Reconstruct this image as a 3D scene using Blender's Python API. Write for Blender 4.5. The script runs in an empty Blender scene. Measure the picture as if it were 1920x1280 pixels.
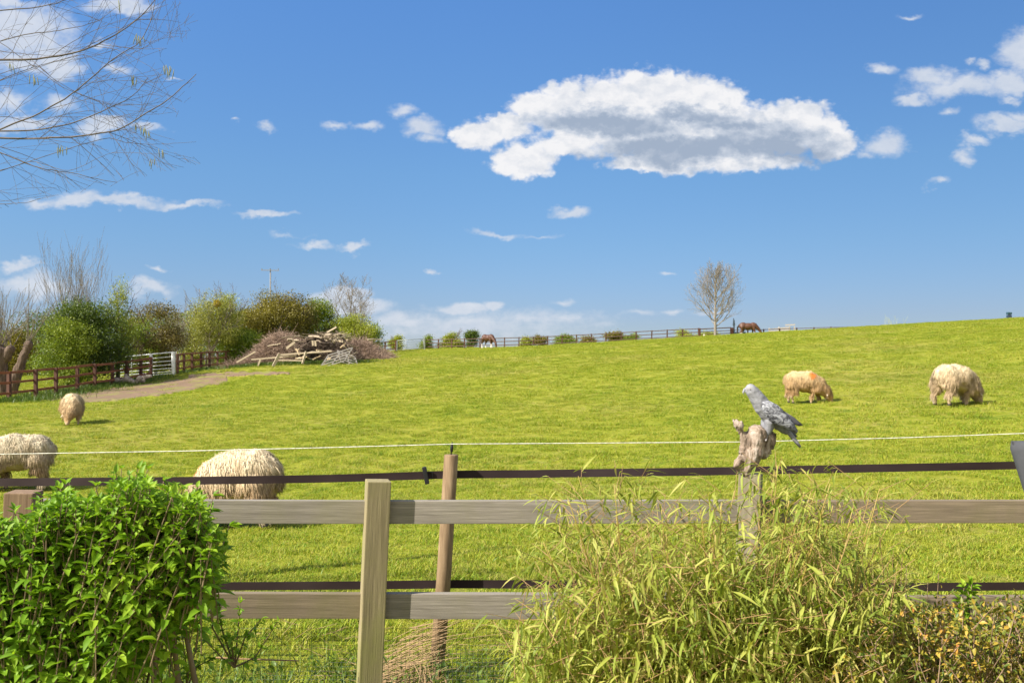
import bpy, bmesh, math, random
import numpy as np
from mathutils import Vector, Matrix, noise as mnoise

R = math.radians
scene = bpy.context.scene
COL = scene.collection

# ------------------------------------------------------------------ camera
F = 1600.0            # focal length in pixels of the 1920 px wide photograph
HZ = 690.0            # row of the true horizon
EYE = 1.5
cam_d = bpy.data.cameras.new("camera")
cam = bpy.data.objects.new("camera", cam_d); COL.objects.link(cam)
cam.location = (0, 0, EYE); cam.rotation_euler = (R(90), 0, 0)
cam_d.sensor_width = 36.0; cam_d.lens = 36.0 * F / 1920.0
cam_d.shift_y = (HZ - 640.0) / 1920.0
cam_d.clip_start = 0.05; cam_d.clip_end = 9000
cam_d.dof.use_dof = True; cam_d.dof.focus_distance = 3.9; cam_d.dof.aperture_fstop = 9.0
scene.camera = cam
scene.render.resolution_x = 1024; scene.render.resolution_y = 682

# ------------------------------------------------------------------ light
SUN = Vector((-0.80, -0.40, 0.74)).normalized()       # from the scene towards the sun
sd = bpy.data.lights.new("sun", 'SUN'); sd.energy = 4.5; sd.angle = R(0.6); sd.color = (1.0, 0.93, 0.80)
so = bpy.data.objects.new("sun", sd); COL.objects.link(so)
so.rotation_euler = SUN.to_track_quat('Z', 'Y').to_euler()
scene.view_settings.view_transform = 'Standard'; scene.view_settings.look = 'None'
scene.view_settings.exposure = 1.1; scene.view_settings.gamma = 1.0
scene.render.engine = 'CYCLES'
try:
    scene.cycles.max_bounces = 6; scene.cycles.transparent_max_bounces = 8
    scene.cycles.diffuse_bounces = 3
except Exception: pass

# ------------------------------------------------------------------ world: physical sky + clouds set by direction
world = bpy.data.worlds.new("World"); scene.world = world; world.use_nodes = True
def build_world():
    nt = world.node_tree; N = nt.nodes; L = nt.links
    N.clear()
    out = N.new('ShaderNodeOutputWorld'); bg = N.new('ShaderNodeBackground')
    bg.inputs['Strength'].default_value = 0.075
    L.new(bg.outputs[0], out.inputs[0])
    sky = N.new('ShaderNodeTexSky'); sky.sky_type = 'NISHITA'; sky.sun_disc = False
    sky.sun_elevation = math.asin(SUN.z); sky.sun_rotation = math.atan2(SUN.x, SUN.y)
    sky.altitude = 100; sky.air_density = 1.0; sky.dust_density = 0.25; sky.ozone_density = 3.0
    def link(v, s):
        if isinstance(v, (int, float)): s.default_value = v
        elif isinstance(v, tuple): s.default_value = v
        else: L.new(v, s)
    def M(op, a, b=0.0, c=0.0, clamp=False):
        n = N.new('ShaderNodeMath'); n.operation = op; n.use_clamp = clamp
        link(a, n.inputs[0]); link(b, n.inputs[1])
        if len(n.inputs) > 2: link(c, n.inputs[2])
        return n.outputs[0]
    def V(op, a, b=(0, 0, 0)):
        n = N.new('ShaderNodeVectorMath'); n.operation = op
        link(a, n.inputs[0])
        if op == 'SCALE': link(b, n.inputs['Scale'])
        else: link(b, n.inputs[1])
        return n.outputs['Value' if op == 'LENGTH' else 'Vector']
    def NZ(vec, scale, detail=6, rough=0.55, col=False):
        n = N.new('ShaderNodeTexNoise'); n.inputs['Scale'].default_value = scale
        n.inputs['Detail'].default_value = detail; n.inputs['Roughness'].default_value = rough
        L.new(vec, n.inputs['Vector']); return n.outputs['Color' if col else 'Fac']
    def SS(x, a, b):
        n = N.new('ShaderNodeMapRange'); n.interpolation_type = 'SMOOTHSTEP'
        link(x, n.inputs[0]); link(a, n.inputs[1]); link(b, n.inputs[2])
        n.inputs[3].default_value = 0; n.inputs[4].default_value = 1; return n.outputs[0]
    tc = N.new('ShaderNodeTexCoord'); sep = N.new('ShaderNodeSeparateXYZ'); L.new(tc.outputs['Generated'], sep.inputs[0])
    yy = M('MAXIMUM', sep.outputs[1], 0.05)
    u = M('DIVIDE', sep.outputs[0], yy); v = M('DIVIDE', sep.outputs[2], yy)
    cx = M('MULTIPLY_ADD', u, F / 100, 9.6); cy = M('MULTIPLY_ADD', v, -F / 100, HZ / 100)
    comb = N.new('ShaderNodeCombineXYZ'); L.new(cx, comb.inputs[0]); L.new(cy, comb.inputs[1]); comb.inputs[2].default_value = 0.37
    S0 = comb.outputs[0]
    st = V('MULTIPLY', S0, (0.8, 1.25, 1))
    w1 = V('SCALE', V('SUBTRACT', NZ(st, 1.3, 4, 0.55, True), (0.5, 0.5, 0.5)), 0.75)
    w2 = V('SCALE', V('SUBTRACT', NZ(st, 5.0, 5, 0.6, True), (0.5, 0.5, 0.5)), 0.20)
    Sw = V('ADD', V('ADD', S0, w1), w2)
    def blobs(vec, lst, sm):
        acc = None
        for b in lst:
            x, y, rx, ry = b[:4]; w = b[4] if len(b) > 4 else 1.0
            d = V('LENGTH', V('MULTIPLY', V('SUBTRACT', vec, (x / 100, y / 100, 0.37)), (100 / rx, 100 / ry, 0.0)))
            d = M('MULTIPLY_ADD', d, -w, w)
            acc = d if acc is None else M('SMOOTH_MAX', acc, d, sm)
        return acc
    big = [(1215,192,195,78),(1085,200,130,58),(1325,195,105,66),(1010,205,75,42),(1495,235,100,64),(1400,250,190,72),
           (1240,262,240,60),(1100,235,130,60),(1355,300,215,34),(1230,308,120,22),(900,252,76,38),(985,300,84,42),(950,235,60,30),(1560,265,60,50),(1060,272,80,28)]
    small = [(1660,270,48,27,.8),(1625,285,30,12,.5),(758,208,32,13,.6),(800,235,44,19,.75),(812,258,26,16,.6),(692,236,36,13,.7),(628,228,32,12,.65),
             (490,238,22,9,.5),(435,228,13,6,.5),(1068,402,44,14,.8),(935,437,55,8,.55),(1010,442,45,6,.4),(665,460,34,10,.75),(590,460,46,8,.55),
             (812,513,19,7,.75),(500,402,70,8,.75),(220,378,120,13,.85),(345,386,80,9,.75),(130,372,70,17,.85),(80,378,40,14,.7),
             (40,495,46,12,.8),(302,502,28,6,.45),(275,543,50,18,.7),(60,535,120,30,.7),(545,440,40,6,.35),
             (1915,95,55,42,1),(1800,165,115,24,.8),(1735,142,48,22,.8),(1712,185,42,15,.75),(1895,155,70,22,.85),(1650,126,30,14,.75),
             (1885,236,65,17,.8),(1830,262,42,11,.7),(1808,288,32,17,.75),(1755,342,24,9,.6),(1712,30,26,7,.5),(1785,205,22,9,.55),(1895,182,34,12,.6),
             (1812,115,14,9,.5),(1845,125,22,9,.6),(1915,220,40,14,.7),(1770,150,40,20,.6)]
    left = [(40,60,120,62,.95),(105,105,55,40,.9),(40,120,80,30,.8),(235,12,90,20,.75),(120,130,40,22,.8),(45,228,95,22,.8),(195,238,58,20,.75),(120,195,50,26,.6),
            (10,190,50,25,.7),(275,245,50,10,.5),(185,80,30,10,.5),(215,135,40,16,.55),(325,157,22,5,.45),(15,8,60,20,.8)]
    low = [(650,553,52,20,.95),(660,575,95,24,.85),(620,560,60,14,.7),(735,600,60,22,.55),(870,578,66,14,.85),(922,574,26,12,.85),(770,606,62,15,.55),(880,603,110,18,.5),
           (1060,567,32,8,.4),(1130,605,50,12,.35),(1000,600,120,16,.4),(1265,582,30,6,.45),(1200,585,50,6,.3),(1250,516,22,5,.4),(1330,585,60,5,.3),(880,612,330,42,.42),(1050,595,140,22,.35)]
    fb = NZ(V('MULTIPLY', S0, (1, 1.5, 1)), 2.6, 9, 0.60)
    fb2 = NZ(V('MULTIPLY', S0, (1, 1.3, 1)), 8.0, 8, 0.6)
    nn = M('ADD', M('MULTIPLY', M('SUBTRACT', fb, 0.5), 0.95), M('MULTIPLY', M('SUBTRACT', fb2, 0.5), 0.35))
    # puffs
    vo = N.new('ShaderNodeTexVoronoi'); vo.feature = 'SMOOTH_F1'; vo.inputs['Scale'].default_value = 3.3
    vo.inputs['Smoothness'].default_value = 0.35; vo.inputs['Detail'].default_value = 2.5; vo.inputs['Roughness'].default_value = 0.55
    L.new(V('ADD', V('MULTIPLY', S0, (1, 1.25, 1)), w2), vo.inputs['Vector'])
    puff = M('SUBTRACT', 0.42, vo.outputs['Distance'])
    Dbig = M('MULTIPLY', blobs(V('ADD', V('ADD', S0, V('SCALE', w1, 0.45)), V('SCALE', w2, 0.9)), big, 0.25), 1.25)
    Dbig = M('ADD', M('ADD', Dbig, M('MULTIPLY', nn, 0.36)), M('MULTIPLY', puff, 0.36))
    Dsm = M('ADD', blobs(Sw, [(a, b_, r1 * 1.08, r2 * 1.2, w * 1.15) for a, b_, r1, r2, w in small] + [(a, b_, r1, r2, w * 1.3) for a, b_, r1, r2, w in left], 0.12), M('MULTIPLY', nn, 0.85))
    Dlow = M('ADD', blobs(V('ADD', S0, V('SCALE', V('ADD', w1, w2), 0.4)), low, 0.1), M('MULTIPLY', nn, 0.55))
    a_big = SS(Dbig, -0.06, 0.34)
    a_sm = M('MULTIPLY', SS(Dsm, -0.02, 0.72), 0.86)
    a_low = M('MULTIPLY', SS(Dlow, 0.0, 0.45), 0.82)
    # relief of the big cloud: brighter where it faces up and left (towards the sun), greyer low down in its body
    def relief(vec):
        v2 = V('MULTIPLY', vec, (1, 1.35, 1))
        return M('ADD', NZ(v2, 1.7, 6, 0.58), M('MULTIPLY', NZ(v2, 6.0, 5, 0.6), 0.14))
    r0 = relief(V('ADD', S0, V('SCALE', w2, 0.8))); r1 = relief(V('ADD', V('ADD', S0, V('SCALE', w2, 0.8)), (-0.07, -0.16, 0)))
    rel = M('SUBTRACT', r0, r1)
    grey = blobs(V('ADD', V('ADD', S0, V('SCALE', w1, 0.8)), V('SCALE', w2, 1.6)), [(1130,232,150,30,1.1),(1270,285,165,34,1.1),(1290,215,110,17,.85),(1440,275,135,40,.95),(1120,300,60,14,.5),(1530,290,60,30,.8),(1380,235,100,16,.6)], 0.3)
    gsh = SS(M('ADD', grey, M('MULTIPLY', M('SUBTRACT', fb, 0.5), 0.9)), -0.30, 0.62)
    lit = M('SUBTRACT', M('MULTIPLY_ADD', rel, 1.25, 0.93), M('MULTIPLY', gsh, 0.95), clamp=True)
    lit_s = M('MULTIPLY_ADD', rel, 0.9, 0.62, clamp=True)
    ccol = N.new('ShaderNodeValToRGB'); L.new(lit, ccol.inputs[0])
    e = ccol.color_ramp.elements; e[0].position = 0.0; e[0].color = (0.36, 0.44, 0.57, 1); e[1].position = 1.0; e[1].color = (0.90, 0.90, 0.92, 1)
    m = e.new(0.5); m.color = (0.58, 0.64, 0.74, 1)
    K = 6.3
    cc = V('SCALE', ccol.outputs[0], K)
    cs_ = N.new('ShaderNodeValToRGB'); L.new(lit_s, cs_.inputs[0])
    e = cs_.color_ramp.elements; e[0].color = (0.46, 0.55, 0.70, 1); e[1].color = (0.82, 0.84, 0.88, 1)
    cs = V('SCALE', cs_.outputs[0], K)
    # clear sky colour
    tr_ = N.new('ShaderNodeValToRGB'); L.new(sep.outputs[2], tr_.inputs[0]); e = tr_.color_ramp.elements
    e[0].position = 0.0; e[0].color = (.37, .40, .525, 1); e[1].position = .40; e[1].color = (.51, .75, .98, 1)
    for p_, c_ in ((.06, (.40, .435, .58)), (.14, (.435, .54, .655)), (.22, (.475, .63, .745))): x_ = e.new(p_); x_.color = (*c_, 1)
    az = M('SUBTRACT', 1.235, M('MULTIPLY', SS(sep.outputs[0], -.1, .65), .30))
    tint = V('SCALE', V('MULTIPLY', sky.outputs[0], tr_.outputs[0]), az)
    SKYTINT = tint
    def mix(a, b, f):
        n = N.new('ShaderNodeMix'); n.data_type = 'RGBA'; link(f, n.inputs[0]); L.new(a, n.inputs[6]); L.new(b, n.inputs[7]); return n.outputs[2]
    c = mix(SKYTINT, cs, a_low); c = mix(c, cs, a_sm); c = mix(c, cc, a_big)
    front = SS(sep.outputs[1], 0.05, 0.25)
    rear = SS(M('MULTIPLY_ADD', sep.outputs[1], -0.35, NZ(tc.outputs['Generated'], 2.2, 6, 0.6)), 0.44, 0.66)   # unseen bright cloud added behind the camera as fill for front faces
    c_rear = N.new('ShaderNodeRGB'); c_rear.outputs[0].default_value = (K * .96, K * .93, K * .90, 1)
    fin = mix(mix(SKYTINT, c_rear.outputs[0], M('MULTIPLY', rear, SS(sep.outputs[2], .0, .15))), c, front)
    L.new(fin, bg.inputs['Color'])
    world.cycles.sampling_method = 'MANUAL'; world.cycles.sample_map_resolution = 512
build_world()

# ------------------------------------------------------------------ helpers
def P(px, py, d):
    return Vector(((px - 960.0) / F * d, d, EYE - (py - HZ) / F * d))

ORG = {}
def link(o, parent=None):
    COL.objects.link(o)
    if parent is not None: o.parent = parent
def org(o): return ORG.get(o.name, Vector((0, 0, 0))) if o else Vector((0, 0, 0))

def thing(name, label, cat, loc=(0, 0, 0), group=None, parent=None):
    o = bpy.data.objects.new(name, None); link(o, parent)
    loc = Vector(loc); ORG[o.name] = loc.copy()
    o.location = loc; o.empty_display_size = 0.2
    if label: o['label'] = label
    if cat: o['category'] = cat
    if group: o['group'] = group
    return o
def tag(o, label=None, cat=None, group=None, kind=None):
    if label: o['label'] = label
    if cat: o['category'] = cat
    if group: o['group'] = group
    if kind: o['kind'] = kind
    return o

def npmesh(name, verts, faces, mat, parent=None, smooth=None, loc=None):
    """verts (n,3) in world coordinates, faces an (m,k) array or a list of such arrays."""
    me = bpy.data.meshes.new(name)
    verts = np.asarray(verts, dtype=np.float64).reshape(-1, 3)
    base = np.array(org(parent) if loc is None else loc, dtype=np.float64)
    v = (verts - base).astype(np.float32)
    if isinstance(faces, np.ndarray): faces = [faces]
    faces = [np.asarray(f, dtype=np.int32) for f in faces if len(f)]
    me.vertices.add(len(v)); me.vertices.foreach_set('co', v.ravel())
    nl = sum(f.size for f in faces); npoly = sum(len(f) for f in faces)
    me.loops.add(nl); me.polygons.add(npoly)
    me.loops.foreach_set('vertex_index', np.concatenate([f.ravel() for f in faces]))
    tot = np.concatenate([np.full(len(f), f.shape[1], dtype=np.int32) for f in faces])
    st = np.concatenate([[0], np.cumsum(tot)[:-1]]).astype(np.int32)
    me.polygons.foreach_set('loop_start', st)
    try: me.polygons.foreach_set('loop_total', tot)
    except Exception: pass
    if smooth is not None: me.polygons.foreach_set('use_smooth', np.full(npoly, bool(smooth)))
    me.update(calc_edges=True); me.validate()
    if mat: me.materials.append(mat)
    o = bpy.data.objects.new(name, me); link(o, parent)
    if loc is not None:
        o.location = Vector(loc) - org(parent); ORG[o.name] = Vector(loc)
    else: ORG[o.name] = org(parent).copy()
    return o

def rebase(o, loc):
    """move a top-level mesh's origin to loc without moving the mesh"""
    loc = Vector(loc); o.data.transform(Matrix.Translation(-loc)); o.location = loc; ORG[o.name] = loc; return o

class MB:
    """collects verts and faces of mixed size"""
    def __init__(s): s.v = []; s.f = []
    def add(s, vs, fs):
        n = len(s.v); s.v.extend([tuple(x) for x in vs]); s.f.extend([tuple(i + n for i in f) for f in fs]); return s
    def box(s, c, size, rot=None, bevel=0.0, jit=0.0):
        bm = bmesh.new(); bmesh.ops.create_cube(bm, size=1.0)
        for v in bm.verts: v.co = Vector((v.co.x * size[0], v.co.y * size[1], v.co.z * size[2]))
        if bevel > 0: bmesh.ops.bevel(bm, geom=bm.edges[:], offset=bevel, segments=2, affect='EDGES', profile=0.7)
        m = rot if rot is not None else Matrix.Identity(3)
        c = Vector(c); bm.verts.ensure_lookup_table()
        s.add([m @ v.co + c for v in bm.verts], [[v.index for v in f.verts] for f in bm.faces]); bm.free(); return s
    def beam(s, a, b, w, h, bevel=0.0, up=(0, 0, 1), seg=1):
        a = Vector(a); b = Vector(b); d = (b - a); L_ = d.length; x = d.normalized(); y = Vector(up).cross(x).normalized(); z = x.cross(y)
        m = Matrix((x, y, z)).transposed()
        return s.box((a + b) / 2, (L_, w, h), m, bevel)
    def tube(s, pts, rad, n=8, cap=True, squash=None):
        pts = [Vector(p) for p in pts]; k = len(pts)
        if isinstance(rad, (int, float)): rad = [rad] * k
        base = len(s.v); prev = None
        for i, p in enumerate(pts):
            t = (pts[min(i + 1, k - 1)] - pts[max(i - 1, 0)]).normalized()
            if prev is None:
                a = Vector((0, 0, 1)) if abs(t.z) < 0.9 else Vector((1, 0, 0))
                nx = a.cross(t).normalized()
            else: nx = (prev - t * prev.dot(t)).normalized()
            prev = nx; ny = t.cross(nx)
            for j in range(n):
                an = 2 * math.pi * j / n
                s.v.append(tuple(p + (nx * math.cos(an) + ny * math.sin(an)) * rad[i]))
        for i in range(k - 1):
            for j in range(n):
                a = base + i * n + j; b = base + i * n + (j + 1) % n
                s.f.append((a, b, b + n, a + n))
        if cap:
            s.f.append(tuple(base + j for j in reversed(range(n)))); s.f.append(tuple(base + (k - 1) * n + j for j in range(n)))
        return s
    def each(s, name, mat, parent, smooth=False):
        """every loose piece becomes an object of its own"""
        par = list(range(len(s.v)))
        def fd(a):
            while par[a] != a: par[a] = par[par[a]]; a = par[a]
            return a
        for f in s.f:
            for i in f[1:]: par[fd(i)] = fd(f[0])
        gr = {}
        for f in s.f: gr.setdefault(fd(f[0]), []).append(f)
        for fs in gr.values():
            ids = sorted({i for f in fs for i in f}); mp = {a: b for b, a in enumerate(ids)}; q_ = MB(); q_.v = [s.v[i] for i in ids]; q_.f = [tuple(mp[i] for i in f) for f in fs]; q_.build(name, mat, parent, smooth)
    def build(s, name, mat, parent=None, smooth=False, loc=None):
        me = bpy.data.meshes.new(name)
        base = org(parent) if loc is None else Vector(loc)
        me.from_pydata([tuple(Vector(v) - base) for v in s.v], [], s.f); me.update()
        if smooth: me.polygons.foreach_set('use_smooth', np.ones(len(me.polygons), dtype=bool))
        if mat: me.materials.append(mat)
        o = bpy.data.objects.new(name, me); link(o, parent)
        if loc is not None: o.location = base - org(parent)
        ORG[o.name] = base.copy()
        return o

def segs(p0, p1, r0, r1, n=4):
    """vectorised frusta between point pairs"""
    p0 = np.asarray(p0, float); p1 = np.asarray(p1, float); r0 = np.asarray(r0, float); r1 = np.asarray(r1, float)
    d = p1 - p0; ln = np.linalg.norm(d, axis=1, keepdims=True); ln[ln == 0] = 1; d = d / ln
    a = np.where(np.abs(d[:, 2:3]) < 0.9, np.array([[0, 0, 1.0]]), np.array([[1.0, 0, 0]]))
    x = np.cross(a, d); x /= np.linalg.norm(x, axis=1, keepdims=True); y = np.cross(d, x)
    an = np.arange(n) * 2 * np.pi / n
    ring = x[:, None, :] * np.cos(an)[None, :, None] + y[:, None, :] * np.sin(an)[None, :, None]
    v = np.concatenate([p0[:, None, :] + ring * r0[:, None, None], p1[:, None, :] + ring * r1[:, None, None]], axis=1)
    m = len(p0); b = (np.arange(m) * 2 * n)[:, None, None]
    j = np.arange(n); q = np.stack([j, (j + 1) % n, (j + 1) % n + n, j + n], axis=1)[None]
    return v.reshape(-1, 3), (b + q).reshape(-1, 4)

def leaves(c, dirs, nrm, ln, wd, fold=0.25, curl=0.0):
    """leaf = 2 quads folded along the midrib (6 verts): c base, dirs along, nrm up"""
    c = np.asarray(c, float); m = len(c)
    d = dirs / (np.linalg.norm(dirs, axis=1, keepdims=True) + 1e-9)
    s = np.cross(d, nrm); s /= (np.linalg.norm(s, axis=1, keepdims=True) + 1e-9); n = np.cross(s, d)
    ln = np.asarray(ln, float).reshape(-1, 1) * np.ones((m, 1)); wd = np.asarray(wd, float).reshape(-1, 1) * np.ones((m, 1))
    k1 = c + d * ln * 0.28; k2 = c + d * ln * 0.62 - n * curl * ln * 0.35; tip = c + d * ln - n * curl * ln
    up = n * wd * fold
    v = np.stack([c, k1 + s * wd * .46 + up, k2 + s * wd * .40 + up, tip, k2 - s * wd * .40 + up, k1 - s * wd * .46 + up, k1, k2], axis=1)
    b = (np.arange(m) * 8)[:, None]
    f3 = np.concatenate([b + np.array([0, 1, 6]), b + np.array([0, 6, 5]), b + np.array([7, 2, 3]), b + np.array([7, 3, 4])], axis=1).reshape(-1, 3)
    f4 = np.concatenate([b + np.array([6, 1, 2, 7]), b + np.array([5, 6, 7, 4])], axis=1).reshape(-1, 4)
    return v.reshape(-1, 3), [f3, f4]

def cards(c, dirs, nrm, ln, wd):
    """one small kite-shaped leaf (4 verts)"""
    c = np.asarray(c, float); m = len(c)
    d = dirs / (np.linalg.norm(dirs, axis=1, keepdims=True) + 1e-9)
    s = np.cross(d, nrm); s /= (np.linalg.norm(s, axis=1, keepdims=True) + 1e-9)
    ln = np.asarray(ln, float).reshape(-1, 1); wd = np.asarray(wd, float).reshape(-1, 1)
    mid = c + d * ln * 0.5
    v = np.stack([c, mid + s * wd * .5, c + d * ln, mid - s * wd * .5], axis=1)
    f = (np.arange(m) * 4)[:, None] + np.arange(4)
    return v.reshape(-1, 3), f

def rnd_unit(rng, n):
    v = rng.normal(size=(n, 3)); return v / np.linalg.norm(v, axis=1, keepdims=True)

# solid shapes fused into one skin
def cap_mb(mb, p0, r0, p1, r1, n=12):
    p0 = Vector(p0); p1 = Vector(p1); d = p1 - p0; L_ = d.length
    if L_ < 1e-5: d = Vector((0, 0, 1)); L_ = 1e-5
    t = d.normalized(); pts = []; rad = []
    for a in (-85, -60, -30, 0): pts.append(p0 + t * (math.sin(R(a)) * r0)); rad.append(max(math.cos(R(a)) * r0, 1e-4))
    for a in (0, 30, 60, 85):
        pts.append(p1 + t * (math.sin(R(a)) * r1)); rad.append(max(math.cos(R(a)) * r1, 1e-4))
    x = (Vector((0, 0, 1)) if abs(t.z) < .9 else Vector((1, 0, 0))).cross(t).normalized(); y = t.cross(x)
    vs = []; fs = []
    for p, r in zip(pts, rad):
        for j in range(n):
            a = 2 * math.pi * j / n; vs.append(p + (x * math.cos(a) + y * math.sin(a)) * r)
    k = len(pts)
    for i in range(k - 1):
        for j in range(n):
            a = i * n + j; b = i * n + (j + 1) % n; fs.append((a, b, b + n, a + n))
    fs.append(tuple(reversed(range(n)))); fs.append(tuple((k - 1) * n + j for j in range(n)))
    mb.add(vs, fs)
def ell_mb(mb, c, rad, rot=None, n=16):
    bm = bmesh.new(); bmesh.ops.create_uvsphere(bm, u_segments=n, v_segments=n // 2 + 2, radius=1)
    m = rot or Matrix.Identity(3); c = Vector(c)
    mb.add([m @ Vector((v.co.x * rad[0], v.co.y * rad[1], v.co.z * rad[2])) + c for v in bm.verts], [[v.index for v in f.verts] for f in bm.faces]); bm.free()
def fuse(mb, voxel, smooth=3, factor=0.5):
    me = bpy.data.meshes.new("tmp"); me.from_pydata([tuple(v) for v in mb.v], [], mb.f); me.update()
    o = bpy.data.objects.new("tmp", me); COL.objects.link(o)
    m = o.modifiers.new("r", 'REMESH'); m.mode = 'VOXEL'; m.voxel_size = voxel; m.use_smooth_shade = True
    if smooth:
        s = o.modifiers.new("s", 'SMOOTH'); s.factor = factor; s.iterations = smooth
    dg = bpy.context.evaluated_depsgraph_get(); dg.update()
    ev = o.evaluated_get(dg); out = bpy.data.meshes.new_from_object(ev)
    bpy.data.objects.remove(o); bpy.data.meshes.remove(me)
    out.polygons.foreach_set('use_smooth', np.ones(len(out.polygons), dtype=bool))
    return out
def mesh_obj(name, me, mat, parent=None):
    me.name = name; me.materials.clear()
    if mat: me.materials.append(mat)
    o = bpy.data.objects.new(name, me); link(o, parent)
    if parent is not None and org(parent).length > 0: me.transform(Matrix.Translation(-org(parent)))
    ORG[o.name] = org(parent).copy(); return o
def roughen(me, amp, scale, stretch=(1, 1, 1), seed=0.0):
    me.update(); vs = me.vertices
    for v in vs:
        q = Vector((v.co.x * scale * stretch[0] + seed, v.co.y * scale * stretch[1], v.co.z * scale * stretch[2]))
        v.co = v.co + v.normal * (mnoise.fractal(q, 1.0, 2.0, 4) * amp)
    me.update()

# ------------------------------------------------------------------ materials
def new_mat(name, rough=0.8):
    m = bpy.data.materials.new(name); m.use_nodes = True; nt = m.node_tree; nt.nodes.clear()
    out = nt.nodes.new('ShaderNodeOutputMaterial'); b = nt.nodes.new('ShaderNodeBsdfPrincipled'); nt.links.new(b.outputs[0], out.inputs[0])
    b.inputs['Roughness'].default_value = rough
    return m, nt, b, out
def ramp(nt, fac, stops):
    r = nt.nodes.new('ShaderNodeValToRGB'); nt.links.new(fac, r.inputs[0]); e = r.color_ramp.elements
    e[0].position = stops[0][0]; e[0].color = (*stops[0][1], 1); e[1].position = stops[-1][0]; e[1].color = (*stops[-1][1], 1)
    for p, c in stops[1:-1]: x = e.new(p); x.color = (*c, 1)
    return r.outputs[0]
def tex(nt, kind='Noise', scale=5, detail=5, rough=0.6, coord='Object', stretch=None, dist=0.0, pos=False):
    if pos: src = nt.nodes.new('ShaderNodeNewGeometry').outputs['Position']
    else: src = nt.nodes.new('ShaderNodeTexCoord').outputs[coord]
    if stretch:
        mp = nt.nodes.new('ShaderNodeMapping'); mp.inputs['Scale'].default_value = stretch; nt.links.new(src, mp.inputs[0]); src = mp.outputs[0]
    t = nt.nodes.new('ShaderNodeTexNoise'); t.inputs['Scale'].default_value = scale; t.inputs['Detail'].default_value = detail
    t.inputs['Roughness'].default_value = rough; t.inputs['Distortion'].default_value = dist; nt.links.new(src, t.inputs[0]); return t.outputs['Fac']
def mixc(nt, a, b, f, mode='MIX'):
    n = nt.nodes.new('ShaderNodeMix'); n.data_type = 'RGBA'; n.blend_type = mode
    for v, s in ((f, n.inputs[0]), (a, n.inputs[6]), (b, n.inputs[7])):
        if isinstance(v, (int, float)): s.default_value = v
        elif isinstance(v, tuple): s.default_value = (*v, 1)
        else: nt.links.new(v, s)
    return n.outputs[2]
def mth(nt, op, a, b=0.0, clamp=False):
    n = nt.nodes.new('ShaderNodeMath'); n.operation = op; n.use_clamp = clamp
    for v, s in ((a, n.inputs[0]), (b, n.inputs[1])):
        if isinstance(v, (int, float)): s.default_value = v
        else: nt.links.new(v, s)
    return n.outputs[0]
def smst(nt, x, a, b):
    n = nt.nodes.new('ShaderNodeMapRange'); n.interpolation_type = 'SMOOTHSTEP'
    nt.links.new(x, n.inputs[0]); n.inputs[1].default_value = a; n.inputs[2].default_value = b; return n.outputs[0]
def bump(nt, b, h, strength=0.4, dist=0.01):
    n = nt.nodes.new('ShaderNodeBump'); n.inputs['Strength'].default_value = strength; n.inputs['Distance'].default_value = dist
    nt.links.new(h, n.inputs['Height']); nt.links.new(n.outputs[0], b.inputs['Normal'])
def leaf_mat(name, cols, rough=0.5, transl=0.35, big=0.8, spec=0.5):
    """leaf: each leaf has its own tone from the list of colours; light passes through"""
    m, nt, b, out = new_mat(name, rough)
    g = nt.nodes.new('ShaderNodeNewGeometry'); isl = g.outputs['Random Per Island']
    n = tex(nt, scale=big, detail=3, pos=True)
    f = mth(nt, 'ADD', mth(nt, 'MULTIPLY', isl, 0.65), mth(nt, 'MULTIPLY', mth(nt, 'SUBTRACT', n, 0.32), 0.9), clamp=True)
    k = len(cols); c = ramp(nt, f, [(i / (k - 1), cols[i]) for i in range(k)])
    nt.links.new(c, b.inputs['Base Color']); b.inputs['Specular IOR Level'].default_value = spec
    tr = nt.nodes.new('ShaderNodeBsdfTranslucent'); nt.links.new(mixc(nt, c, (1.0, 1.0, 0.45), 1.0, 'MULTIPLY'), tr.inputs[0])
    mx = nt.nodes.new('ShaderNodeMixShader'); mx.inputs[0].default_value = transl
    nt.links.new(b.outputs[0], mx.inputs[1]); nt.links.new(tr.outputs[0], mx.inputs[2]); nt.links.new(mx.outputs[0], out.inputs[0])
    return m
def bark_mat(name, a, b_, scale=6, stretch=(1, 1, 0.25), rough=0.9, bs=0.5, bd=0.01):
    m, nt, b, out = new_mat(name, rough)
    n = tex(nt, scale=scale, stretch=stretch, detail=6, dist=0.4)
    nt.links.new(ramp(nt, n, [(0.3, a), (0.7, b_)]), b.inputs['Base Color']); bump(nt, b, n, bs, bd); return m
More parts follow.
